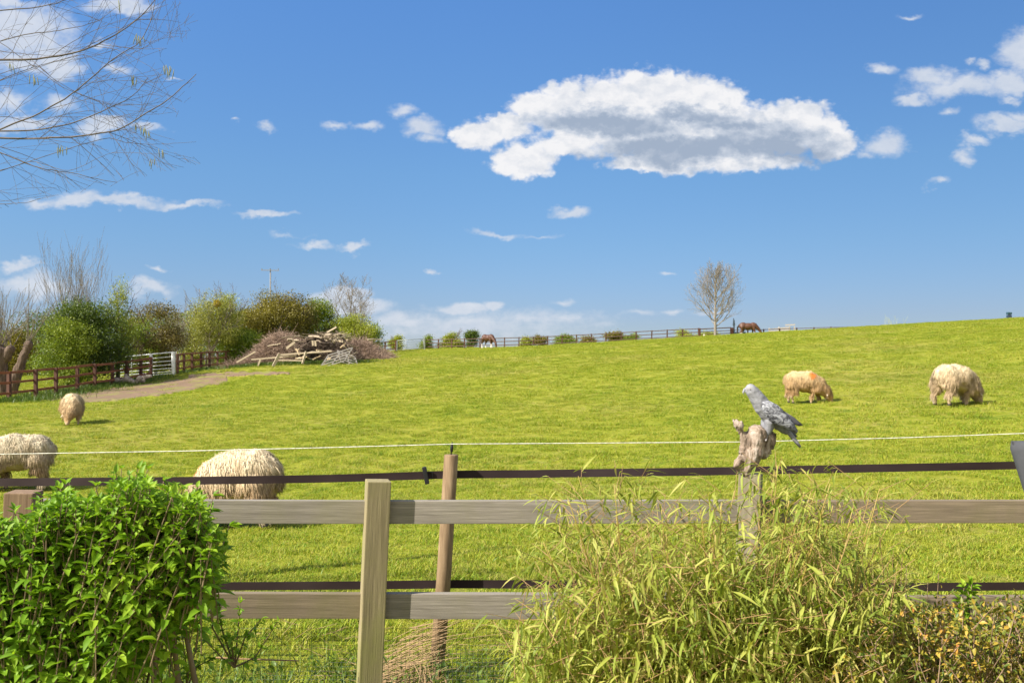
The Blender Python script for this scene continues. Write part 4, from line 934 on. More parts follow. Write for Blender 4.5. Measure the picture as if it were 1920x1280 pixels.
def leaf_tree(label, px, d, pyt, wpx, base_frac, mat, seed, nleaf=9000, lsz=.10, bark=None, name="tree", cat="tree", dens=1.0, loose=.35, base=None, blobs_n=16, cy=.0, group=None, vis=.5):
    """crown of leaf clumps: pyt = row of the top, wpx = width in px"""
    rng = np.random.default_rng(seed); g = base or G(px, d); H = EYE - (pyt - HZ) / F * d - g.z; W = wpx / F * d * 1.08; nleaf = int(nleaf * 1.45)
    t = thing(name, label, cat, g, group); gz = np.array(g); z0 = H * base_frac
    out = []; tips = []
    branches(rng, gz, (rng.normal() * .08, rng.normal() * .08, 1), H * .85, max(.05, H * .022), 0, out, tips, spread=.75, up=.5, kids=(7, 10), ratio=.5, nseg=7, minr=.006, start=.15, maxlev=2)
    cx = np.array([g.x, g.y, 0]); keep = []
    for s in out:
        if s[4] == 0 or abs(s[1][0] - g.x) < W * .52: keep.append(s)
    tree_mesh(keep, bark or M_BARK_D, t)
    # clump centres
    cc = []; n = blobs_n
    for i in range(n):
        a = rng.uniform(0, 2 * np.pi); r = math.sqrt(rng.uniform(0, 1)) * .68; zf = rng.uniform(.08, .92); sh = math.sin(math.pi * min(1, max(0, zf * .80 + .12))) ** .6
        cc.append((g.x + math.cos(a) * r * W * .5 * sh, g.y + math.sin(a) * r * W * .42 * sh, g.z + z0 + (H - z0) * zf * .92, W * rng.uniform(.15, .27), (H - z0) * rng.uniform(.12, .21)))
    cc = np.array(cc); m = nleaf; ci = rng.integers(0, n, m); u = rnd_unit(rng, m) * (rng.uniform(0, 1, m) ** .42 * rng.choice([1, 1, 1.25], m))[:, None]
    c = cc[ci, :3] + u * np.stack([cc[ci, 3], cc[ci, 3], cc[ci, 4]], 1)
    # knots: leaves gather in sprays
    k_ = rng.integers(0, m, m // 9); sp = c[k_]; si = rng.integers(0, len(sp), m); c = np.where((rng.uniform(size=m) < .75)[:, None], sp[si] + rng.normal(size=(m, 3)) * (lsz * 1.5) * np.array([1, 1, .8]), c)
    c = c[c[:, 2] > g.z + .05]; m = len(c)
    dr = rnd_unit(rng, m) + np.array([0, 0, .25]); nr = rnd_unit(rng, m) + np.array([0, 0, .6])
    v, f = cards(c, dr, nr, rng.uniform(.6, 1.3, m) * lsz, rng.uniform(.5, .9, m) * lsz); npmesh("foliage", v, f, mat, t)
    return t, g, H
LG = leaf_mat("fresh_green_leaf", [(.10, .17, .012), (.20, .27, .02), (.32, .37, .035)], big=.5)
LD = leaf_mat("dark_green_leaf", [(.035, .065, .008), (.08, .13, .012), (.19, .25, .02)], big=.6)
LB = leaf_mat("brown_olive_leaf", [(.08, .055, .022), (.17, .135, .035), (.27, .25, .05)], big=.6)
LO = leaf_mat("olive_leaf", [(.11, .095, .015), (.22, .19, .028), (.33, .29, .04)], big=.6)
LP = leaf_mat("pale_spring_leaf", [(.18, .18, .04), (.31, .32, .06), (.44, .44, .11)], big=.6)
LY = leaf_mat("yellow_green_leaf", [(.18, .23, .018), (.31, .35, .03), (.44, .44, .06)], big=.6)
def hedge(label, pts, d, mat, seed, lsz=.14, n=16000, depth=2.0):
    """long field hedge: rows of (px, top row)"""
    rng = np.random.default_rng(seed); xs = np.array([a for a, b in pts]); ys = np.array([b for a, b in pts]); q_ = rng.uniform(xs[0], xs[-1], n)
    top = np.interp(q_, xs, ys); bump_ = np.array([mnoise.fractal(Vector((a * .03, seed, 0)), .8, 2, 4) for a in q_]) * 12
    dd = d + rng.uniform(-1, 1, n) * depth; x = (q_ - 960) / F * dd; g = hz_np(x, dd); zt = EYE - (top + bump_ - HZ) / F * dd; z = g + (zt - g) * rng.uniform(0, 1, n) ** .6
    c = np.stack([x, dd, z], 1); v, f = cards(c, rnd_unit(rng, n), rnd_unit(rng, n), rng.uniform(.6, 1.3, n) * lsz, rng.uniform(.5, .9, n) * lsz)
    t = thing("hedge", label, "hedge", G((xs[0] + xs[-1]) / 2, d)); npmesh("foliage", v, f, mat, t)
    m = 500; q_ = rng.uniform(xs[0], xs[-1], m); dd = d + rng.uniform(-.6, .6, m) * depth; x = (q_ - 960) / F * dd; g = hz_np(x, dd); p0 = np.stack([x, dd, g], 1); p1 = p0 + np.stack([rng.normal(size=m) * .5, rng.normal(size=m) * .3, rng.uniform(1.2, 3.0, m)], 1)
    v, f = segs(p0, p1, np.full(m, .03), np.full(m, .008), 4); npmesh("stems", v, f, M_BARK_D, t)
hedge("low mixed green hedge behind the big trees at left", [(-500, 625), (-100, 625), (40, 622), (220, 598), (380, 582), (480, 585), (600, 600), (700, 638)], 78, LG, 11, .2, 42000, 3)
hedge("darker hedge bottom behind the left paddock", [(-500, 668), (0, 668), (240, 655), (420, 640), (620, 640), (700, 655)], 72, LD, 12, .16, 15000, 1.5)
leaf_tree("large dark green bushy tree, left half of the hedgerow behind the brown fence", 150, 44, 560, 200, .06, LD, 21, 30000, .085, blobs_n=30, name="bushy_tree")
leaf_tree("bright green bush growing in front of the large dark tree", 128, 42.2, 585, 140, .03, LG, 22, 16000, .075, blobs_n=20, name="bush", cat="bush")
leaf_tree("thin green sapling tree at the right shoulder of the large dark tree", 222, 45.5, 520, 60, .25, LY, 41, 3200, .075, blobs_n=10)
leaf_tree("green and brown thorn tree right of the large dark tree", 292, 53, 558, 120, .05, LB, 23, 17000, .09, blobs_n=22, name="thorn_tree")
leaf_tree("small green bush below the brown thorn tree, behind the metal gate", 262, 51.5, 600, 90, .0, LG, 24, 7000, .08, blobs_n=12, name="bush", cat="bush")
leaf_tree("light tree with mistletoe and a pale trunk, left of the wood pile", 400, 60, 546, 110, .10, LP, 25, 9000, .09, M_BARK, blobs_n=18)
leaf_tree("slim bright green tree rising beside the mistletoe tree", 428, 62, 536, 60, .12, LY, 26, 5200, .09, blobs_n=12)
leaf_tree("fine twiggy olive tree between the thorn tree and the mistletoe tree", 362, 63, 570, 80, .05, LP, 27, 6500, .09, M_BARK, blobs_n=14)
leaf_tree("rounded olive-brown tree behind the wood pile, below the utility pole", 512, 66, 538, 150, .03, LO, 28, 26000, .11, blobs_n=26, name="round_tree")
leaf_tree("brownish tree crown just right of the utility pole", 560, 68, 548, 95, .05, LB, 29, 12000, .11, blobs_n=16, name="round_tree")
leaf_tree("mid green tree between the olive-brown tree and the light green tree", 594, 70, 560, 75, .04, LG, 30, 9000, .12, blobs_n=14)
leaf_tree("light green rounded tree at the right end of the hedgerow", 662, 76, 588, 105, .02, LY, 31, 18000, .12, blobs_n=22, name="round_tree")
leaf_tree("low green bush right above the right brush heap", 690, 80, 605, 60, .0, LG, 32, 7000, .13, blobs_n=10, name="bush", cat="bush")
leaf_tree("green undergrowth bush behind the left brush heap", 455, 62, 610, 110, .0, LG, 33, 11000, .11, blobs_n=16, name="bush", cat="bush")
leaf_tree("dim green bush at far left behind the pollard willow", 30, 60, 600, 120, .0, LO, 34, 9000, .12, blobs_n=16, name="bush", cat="bush")
# mistletoe ball
rng = np.random.default_rng(8); c = np.array(P(407, 569, 59)) ; n = 700; u = rnd_unit(rng, n) * (rng.uniform(0, 1, n) ** .4)[:, None] * .24; v, f = cards(c + u, u + rnd_unit(rng, n) * .3, rnd_unit(rng, n), np.full(n, .09), np.full(n, .04))
o = npmesh("mistletoe", v, f, leaf_mat("mistletoe_leaf", [(.30, .22, .01), (.42, .31, .03), (.48, .38, .05)]), None, loc=c); tag(o, "yellow mistletoe ball hanging in the light tree", "mistletoe")
# far bushes beyond the crest fence
def far_bush(label, px, pyt, w, mat, seed, d=104, n=3500, bf=0.0, name="bush"): leaf_tree(label, px, d, pyt, w, bf, mat, seed, n, .13, name=name, cat="bush", blobs_n=10, group="bushes beyond the far fence")
far_bush("yellow-green bush left of the small far gate", 742, 629, 28, LY, 51); far_bush("rounded green bush above the right post of the small far gate", 802, 624, 32, LG, 52)
far_bush("tallest green bush beyond the far fence, left of the chestnut horse", 850, 612, 42, LY, 53, n=6000); far_bush("dark rounded bush touching the chestnut horse's left", 885, 619, 30, LD, 54, n=4500)
far_bush("low bush right after the chestnut horse", 985, 634, 26, LY, 55); far_bush("small upright bush beyond the fence, second to the right of the chestnut horse", 1014, 626, 24, LO, 56)
far_bush("wide low green bush beyond the middle of the far fence", 1055, 628, 46, LG, 57, n=5000); far_bush("very low olive bush between the two wide ones", 1100, 632, 32, LO, 58)
far_bush("rounded bush with a brown tinge near the far fence's right half", 1148, 622, 40, LO, 59, n=5000); far_bush("low green bush ending the row of far bushes", 1182, 625, 38, LG, 60, n=4000)
far_bush("isolated yellow-green low bush left of the timber gate", 1282, 620, 46, LY, 61, n=2600); far_bush("tiny pale bush in the small far gate's opening", 832, 640, 30, LP, 62, n=900); far_bush("low pale scrub right behind the timber gate", 1325, 622, 60, LY, 63, n=2200)

def bare_tree(label, px, d, pyt, seed, lean=(0, 0), r=None, spread=.7, kids=(6, 9), mat=None, maxlev=4, up=.35, start=.25, base=None, ratio=.58, minr=.012, ntop=1, name="bare_tree", nstems=1, stem_spread=.25, group=None, wlim=None):
    rng = np.random.default_rng(seed); g = base or G(px, d); H = EYE - (pyt - HZ) / F * d - g.z; t = thing(name, label, "tree", g, group); out = []; tips = []
    for s in range(nstems):
        dv = (lean[0] + rng.normal() * (stem_spread if nstems > 1 else .02), lean[1] + rng.normal() * (stem_spread if nstems > 1 else .02), 1)
        b0 = np.array(g) + (rng.normal(size=3) * [.3, .3, 0] if nstems > 1 else 0)
        branches(rng, b0, dv, H * .93 * (1 if s == 0 else rng.uniform(.6, 1)), r or H * .02, 0, out, tips, spread, up, kids, ratio, .07, 9, minr, start, maxlev)
    if wlim: out = [s for s in out if abs(s[1][0] - g.x) < wlim]
    tree_mesh(out, mat or M_BARK, t); return t
a = P(1341, 632, 90)
def lone_tree():
    """egg-shaped open crown: limbs leave the straight trunk low and sweep upwards"""
    rng = np.random.default_rng(77); g = a; H = EYE - (492 - HZ) / F * 90 - g.z; t = thing("lone_tree", "lone bare tree with an egg-shaped crown on the skyline", "tree", g); out = []; tips = []
    p = np.array(g, float); pts = [p + np.array([.02 * math.sin(i * 1.3), 0, H * .93 * i / 12]) for i in range(13)]; rad = [.17 * (1 - .88 * (i / 12) ** .8) for i in range(13)]
    for i in range(12): out.append((pts[i], pts[i + 1], rad[i], rad[i + 1], 0))
    n = 40
    for k_ in range(n):
        f = .16 + .80 * (k_ / n); z = H * .86 * f; an = k_ * 2.4 + rng.normal() * .3
        reach = 3.9 * (1 - ((f - .16) / .86) ** 1.6) ** .8 * rng.uniform(.8, 1.12); el = .55 + 1.0 * f
        dv = np.array([math.cos(an), math.sin(an) * .9, el]); L_ = reach * math.sqrt(1 + el * el * .6) * .88
        branches(rng, p + np.array([0, 0, z]), dv, max(L_, .8), .065 * (1 - .6 * f), 1, out, tips, .62, .35, (5, 8), .50, .07, 7, .0085, .2, 3)
    tree_mesh(out, M_BARK_P, t)
lone_tree()
bare_tree("bare spreading tree against the white cloud at the right end of the hedgerow", 655, 88, 536, 71, spread=.8, kids=(6, 8), mat=M_BARK, nstems=4, stem_spread=.32, minr=.010, r=.13, maxlev=3)
bare_tree("leafless many-stemmed tree rising out of the large dark tree", 148, 47, 487, 72, spread=.42, kids=(6, 9), mat=M_BARK, nstems=9, stem_spread=.24, minr=.005, r=.04, maxlev=2, up=.5)
bare_tree("leafless twiggy tree at the far left edge", -8, 46, 520, 73, spread=.5, kids=(6, 8), mat=M_BARK, nstems=7, stem_spread=.25, minr=.006, r=.06, maxlev=2, up=.5)
bare_tree("thin bare sapling between the light trees left of the wood pile", 380, 62, 560, 74, spread=.5, mat=M_BARK, nstems=4, stem_spread=.25, minr=.009, r=.05, maxlev=2)
bare_tree("grey twiggy tree behind the brown thorn tree", 322, 60, 566, 76, spread=.55, mat=M_BARK_P, nstems=5, stem_spread=.3, minr=.009, r=.05, maxlev=2)
g_ = P(1672, 618, 84); bare_tree("faint pale sapling tips just over the hill crest at right", 1672, 84, 592, 75, base=g_, spread=.4, kids=(3, 5), mat=flat_mat("pale_green_twig", (.34, .38, .25), .8), nstems=9, stem_spread=.5, minr=.006, r=.02, maxlev=1)
# pollard willow
def willow():
    rng = np.random.default_rng(15); g = G(22, 37.5); t = thing("pollard_willow", "pollarded willow with two stubby brown trunks at far left behind the brown fence", "tree", g); mb = MB(); k2 = 37.5 / F
    def w(px, py, dy=0): return P(px, py, 37.5 + dy)
    cap_mb(mb, w(4, 750), 15 * k2, w(0, 700), 13 * k2); cap_mb(mb, w(0, 700), 13 * k2, w(-2, 662), 16 * k2); cap_mb(mb, w(12, 670), 9 * k2, w(20, 655), 8 * k2); cap_mb(mb, w(-14, 670), 10 * k2, w(-18, 655), 9 * k2)
    cap_mb(mb, w(15, 750), 11 * k2, w(32, 700), 9 * k2); cap_mb(mb, w(32, 700), 8.5 * k2, w(50, 655), 6.5 * k2); cap_mb(mb, w(50, 655), 7 * k2, w(54, 645), 8 * k2)
    me = fuse(mb, .035, 2); roughen(me, .05, 4, (1, 1, .3), 3.0); roughen(me, .02, 14, (1, 1, .3), 5.0); mesh_obj("trunk", me, bark_mat("willow_bark", (.06, .04, .028), (.18, .125, .095), 9, (2, 2, .3), .95, .8, .03), t)
    out = []; tips = []
    for (px, py) in [(0, 655)] * 13 + [(20, 652)] * 6 + [(52, 642)] * 8 + [(-16, 655)] * 5:
        b0 = np.array(w(px + rng.normal() * 3, py)); dv = (rng.normal() * .45 + (.45 if px > 40 else 0), rng.normal() * .3, 1.0); branches(rng, b0, dv, rng.uniform(1.0, 2.9), .022, 1, out, tips, .35, .3, (2, 5), .5, .09, 6, .006, .2, 2)
    v, f = segs([s[0] for s in out], [s[1] for s in out], [s[2] for s in out], [s[3] for s in out], 4); npmesh("shoots", v, f, M_BARK, t)
willow()
# utility pole
p = G(507, 96); topz = EYE - (507 - HZ) / F * 96; t = thing("utility_pole", "thin grey utility pole with one crossbar above the trees", "utility pole", p); mp_ = flat_mat("pole_wood", (.22, .21, .20), .8)
mb = MB(); mb.tube([p, Vector((p.x, p.y, topz + .15))], [.10, .06], 10); mb.build("pole", mp_, t, True)
mb = MB(); mb.beam(Vector((p.x - 1.0, p.y - .12, topz + .02)), Vector((p.x + 1.0, p.y - .12, topz - .02)), .06, .07); cb_ = mb.build("crossbar", mp_, t)
for x in (-.92, 0, .92): mb = MB(); mb.tube([Vector((p.x + x, p.y - .12, topz + .05)), Vector((p.x + x, p.y - .12, topz + .2))], [.04, .05], 8); mb.build("insulator", mp_, cb_)

# ------------------------------------------------------------------ wood pile
WD = 52.0
def wp(px, py, dy=0.0): return P(px, py, WD + dy)
M_LOG = bark_mat("dead_wood", (.12, .085, .06), (.40, .32, .23), 5, (1, 1, 1)); M_PLK = flat_mat("bleached_plank", (.45, .37, .27), .85, 0, .25, 6); M_PLG = flat_mat("grey_pallet_wood", (.28, .26, .25), .85, 0, .2, 6); M_LOGD = bark_mat("dark_log_bark", (.035, .025, .02), (.12, .085, .06), 5, (1, 1, 1)); M_END = flat_mat("cut_log_end", (.58, .44, .28), .8)
M_BRUSH = bark_mat("red_brown_brush", (.20, .135, .10), (.44, .32, .245), 3, (1, 1, 1)); M_BRUSH_D = bark_mat("brown_brush", (.06, .04, .03), (.17, .12, .09), 3, (1, 1, 1))
def brush(label, cx, w, py0, pyt, d, seed, mat, n=5200, ln=(.5, 1.4), skew=0):
    rng = np.random.default_rng(seed); g = G(cx, d); W = w / F * d; H = (py0 - pyt) / F * d; u = rng.uniform(-1, 1, n); dd = rng.uniform(-1, 1, n); prof = np.clip(1 - np.abs(u - skew) ** 1.7, 0, 1) * np.clip(1 - np.abs(dd) ** 2.2, 0, 1)
    x = g.x + u * W / 2; y = d + dd * 1.5; z = hz_np(x, y) + prof * H * rng.uniform(0, 1, n) ** .55; L_ = rng.uniform(*ln, n); dv = rnd_unit(rng, n) * np.array([1, .8, .45]) + np.array([-.1, 0, .12]); dv /= np.linalg.norm(dv, axis=1, keepdims=True)
    a_ = np.stack([x, y, z], 1) - dv * L_[:, None] * .5; b_ = np.stack([x, y, z], 1) + rng.normal(size=(n, 3)) * .05; c_ = b_ + (dv + rnd_unit(rng, n) * .35) * L_[:, None] * .5
    gz = hz_np(a_[:, 0], a_[:, 1]); a_[:, 2] = np.maximum(a_[:, 2], gz - .02); r = rng.uniform(.006, .017, n)
    v, f = segs(np.concatenate([a_, b_]), np.concatenate([b_, c_]), np.concatenate([r, r]), np.concatenate([r, r * .4]), 3); t = npmesh("brush_heap", v, f, mat, None, loc=g); tag(t, label, "brush heap"); return t
brush("reddish brush heap at the left end of the wood pile", 498, 130, 686, 626, 53, 1, M_BRUSH, 8000, skew=.45)
brush("reddish brush heap at the right end of the wood pile", 686, 92, 678, 640, 56, 2, M_BRUSH, 5000, skew=-.3)
brush("dark tangle of branches in the core of the wood pile", 606, 140, 684, 632, 54.6, 3, M_BRUSH_D, 4200)
mb = MB(); c = wp(604, 662, 2.2)
def core():
    g = G(604, 54.6); t = thing("log_stack", "dark mass of stacked logs in the middle of the wood pile", "log stack", g); rng = random.Random(4)
    for i in range(46):
        u = rng.uniform(-1, 1); zf = rng.random() ** .8; H = 1.5 * (1 - abs(u) ** 2); cxx = g.x + u * 1.9; z = g.z + .15 + zf * H; an = rng.uniform(-.5, .5); L_ = rng.uniform(.8, 1.9); r = rng.uniform(.06, .13)
        dv = Vector((math.cos(an) * .8, rng.uniform(-.7, .7), rng.uniform(-.25, .25))).normalized(); p = Vector((cxx, g.y + rng.uniform(-1.1, .9), z)); mb = MB(); mb.tube([p - dv * L_ / 2, p, p + dv * L_ / 2], [r, r * .95, r * .85], 8); mb.build("log", M_LOGD if rng.random() < .7 else M_LOG, t, False)
core()
def stick(px0, py0, px1, py1, wpx, label, mat=M_PLK, d0=-1.8, d1=-1.8, flat=True, name="plank", group="loose timbers of the wood pile", thick=.05):
    a_ = wp(px0, py0, d0); b_ = wp(px1, py1, d1); mb = MB(); w = wpx / F * WD
    if flat: mb.beam(a_, b_, thick, w, .006)
    else: mb.tube([a_, a_.lerp(b_, .35) + Vector((.03, 0, .02)), a_.lerp(b_, .7) - Vector((0, 0, .02)), b_], [w * .5, w * .47, w * .42, w * .36], 8)
    o = mb.build(name, mat); tag(o, label, "log" if not flat else "plank", group); rebase(o, (a_ + b_) / 2)
stick(444, 679, 479, 659, 2.6, "bleached pole leaning at the far left end of the wood pile")
stick(487, 652, 487, 672, 3.0, "short upright bleached post in front of the left brush heap"); stick(488, 674, 484, 686, 3.0, "stub of a bleached post on the grass at the left brush heap")
stick(471, 674, 541, 668, 2.4, "long thin rail lying across the left brush heap")
stick(524, 663, 512, 687, 5.0, "thick leaning post, left of the two in the fallen fence", d0=-2.6, d1=-2.9); stick(574, 659, 567, 682, 4.5, "thick leaning post, right of the two in the fallen fence", d0=-2.6, d1=-2.9)
stick(526, 665, 622, 658, 2.6, "top rail of the fallen fence across the wood pile", d0=-2.3, d1=-2.3); stick(522, 675, 566, 676, 2.2, "bottom rail of the fallen fence", d0=-2.3, d1=-2.3); stick(525, 670, 556, 667, 1.8, "thin middle rail of the fallen fence", d0=-2.2, d1=-2.2)
stick(582, 676, 582, 686, 3.0, "short pale stub standing at the foot of the wood pile", d0=-2.6, d1=-2.6)
stick(537, 653, 553, 641, 4.0, "pale split board jutting out of the heap at its upper left"); stick(547, 632, 556, 662, 2, "thin dead branch slanting down the left of the heap", M_LOG, flat=False)
stick(613, 623, 631, 613, 2.6, "single pole sticking up from the top of the wood pile", d0=-1, d1=-1.2); stick(630, 620, 668, 668, 3.2, "long dark bough slanting down the right side of the pile", M_LOGD, d0=-1.2, d1=-2.2, flat=False, name="bough")
rg = random.Random(9)
for i in range(52):
    x = rg.gauss(608, 27); y = 622 + rg.random() ** 1.3 * 16 + abs(x - 610) * .14; L_ = rg.uniform(9, 34); an = rg.gauss(0.02, .28)
    stick(x - L_ / 2 * math.cos(an), y - L_ / 2 * math.sin(an), x + L_ / 2 * math.cos(an), y + L_ / 2 * math.sin(an), rg.uniform(1.0, 2.6), "bleached stick among those strewn over the top of the wood pile", rg.choice([M_PLK, M_LOG, M_LOG]), rg.uniform(-1.9, -.1), rg.uniform(-1.9, -.1), rg.random() < .35, "stick", "sticks over the top of the pile")
for i in range(34):
    x = rg.uniform(556, 664); y = rg.uniform(645, 679); L_ = rg.uniform(7, 24); an = rg.gauss(-0.1, .45)
    stick(x - L_ / 2 * math.cos(an), y - L_ / 2 * math.sin(an), x + L_ / 2 * math.cos(an), y + L_ / 2 * math.sin(an), rg.uniform(1.6, 3.6), "dead log end among those poking from the face of the wood pile", rg.choice([M_PLK, M_LOG, M_LOGD, M_END]), -1.9, rg.uniform(-2.2, -.9), False, "dead_log", "log ends in the face of the pile")
for x, y, l_ in ((591, 645, "pale board end hanging from the heap, right one of the pair"), (586, 644, "pale board end hanging from the heap, left one of the pair")): stick(x, y - 6, x + 1, y + 4, 3.2, l_, M_PLK)
def pallet(label, c, w, h, mat, rot, sk, name="pallet"):
    t = thing(name, label, "pallet", c); X = Vector((math.cos(rot), 0, -math.sin(rot))); Y = Vector((sk, .5, math.sqrt(max(0, 1 - sk * sk - .25))))
    for i in range(5): mb = MB(); o_ = c + Y * (h * (i / 4 - .5)); mb.beam(o_ - X * w / 2, o_ + X * w / 2, .03, .06); mb.build("slat", mat, t)
    for i in range(3): mb = MB(); o_ = c + X * (w * (i / 2 - .5)) + Vector((0, .05, 0)); mb.beam(o_ - Y * h / 2, o_ + Y * h / 2, .05, .04, up=(0, 1, 0)); mb.build("bearer", mat, t)
pallet("grey slatted pallet leaning at the right front of the wood pile", wp(630, 671, -2.6), 1.5, 1.0, M_PLG, -.30, .40); pallet("second grey pallet, right of and behind the leaning one", wp(652, 673, -2.2), 1.1, .8, M_PLG, .35, -.35)
# broken gate
t = thing("broken_gate", "dark broken timber gate propped at the right end of the wood pile", "gate", P(718, 672, 57)); md_ = flat_mat("mossy_dark_timber", (.13, .10, .06), .85, 0, .3)
for a_, b_ in (((700, 653), (722, 657)), ((702, 660), (726, 662)), ((706, 666), (730, 668)), ((722, 655), (733, 672)), ((722, 656), (714, 672)), ((704, 656), (722, 670)), ((698, 656), (712, 672))):
    mb = MB(); mb.beam(P(*a_, 57), P(*b_, 56.7), .05, .085); mb.build("bar", md_, t)
# gnarled logs by the gate
def gnarl(label, pts, seed):
    mb = MB(); k3 = 43.5 / F
    for (x0, y0, r0, x1, y1, r1) in pts: cap_mb(mb, P(x0, y0, 43.5), r0 * k3, P(x1, y1, 43.3), r1 * k3)
    me = fuse(mb, .022, 2); roughen(me, .03, 9, (1, 1, 1), seed); o = mesh_obj("dead_log", me, bark_mat("grey_log", (.14, .11, .09), (.46, .41, .36), 5, (1, 1, 1)), None); tag(o, label, "log"); c = P(pts[0][0], pts[0][1], 43.5); rebase(o, c)
gnarl("pale grey log end tilted on the grass at the left of the fallen boughs", [(204, 725, 5, 216, 713, 6), (210, 716, 5, 219, 712, 5)], 1.0)
gnarl("gnarled grey bough lying beside the pale log end below the gate", [(222, 717, 4, 238, 710, 6), (238, 710, 6, 250, 716, 4), (238, 710, 4, 236, 703, 3)], 4.0)
gnarl("forked grey log at the right of the fallen boughs, in front of the gate", [(252, 722, 4, 262, 709, 5), (262, 709, 4.5, 282, 705, 3), (258, 712, 4, 270, 714, 3)], 7.0)

# weeds and longer grass along fence feet
def weed_strip(label, spots, seed, mat, h=(.12, .3)):
    rng = np.random.default_rng(seed); cs = []
    for (px, d, w, n) in spots:
        x = (px - 960) / F * d + rng.normal(size=n) * w; y = d + rng.normal(size=n) * w * .5; cs.append(np.stack([x, y, hz_np(x, y)], 1))
    c = np.concatenate(cs); m = len(c); dv = np.stack([rng.normal(size=m) * .35, rng.normal(size=m) * .35, np.ones(m)], 1); L_ = rng.uniform(*h, m)
    v, f = cards(c, dv, rnd_unit(rng, m), L_, L_ * .09); o = npmesh("long_grass", v, f, mat, None); tag(o, label, "grass", None, 'stuff')
MW = leaf_mat("long_grass_blade", [(.035, .08, .01), (.08, .14, .014), (.15, .20, .03)], big=1.2)
weed_strip("longer dark grass along the foot of the brown fence and wood pile", [(20, 33, .8, 1500), (60, 34.5, .9, 900)] + [(a_, 35 + (a_ - 60) * .052, .8, 500) for a_ in range(90, 300, 18)] + [(a_, 50 + (a_ - 335) * .1, .8, 500) for a_ in range(335, 440, 20)] + [(a_, 51.0, .9, 420) for a_ in range(445, 680, 20)], 3, MW, (.10, .30))
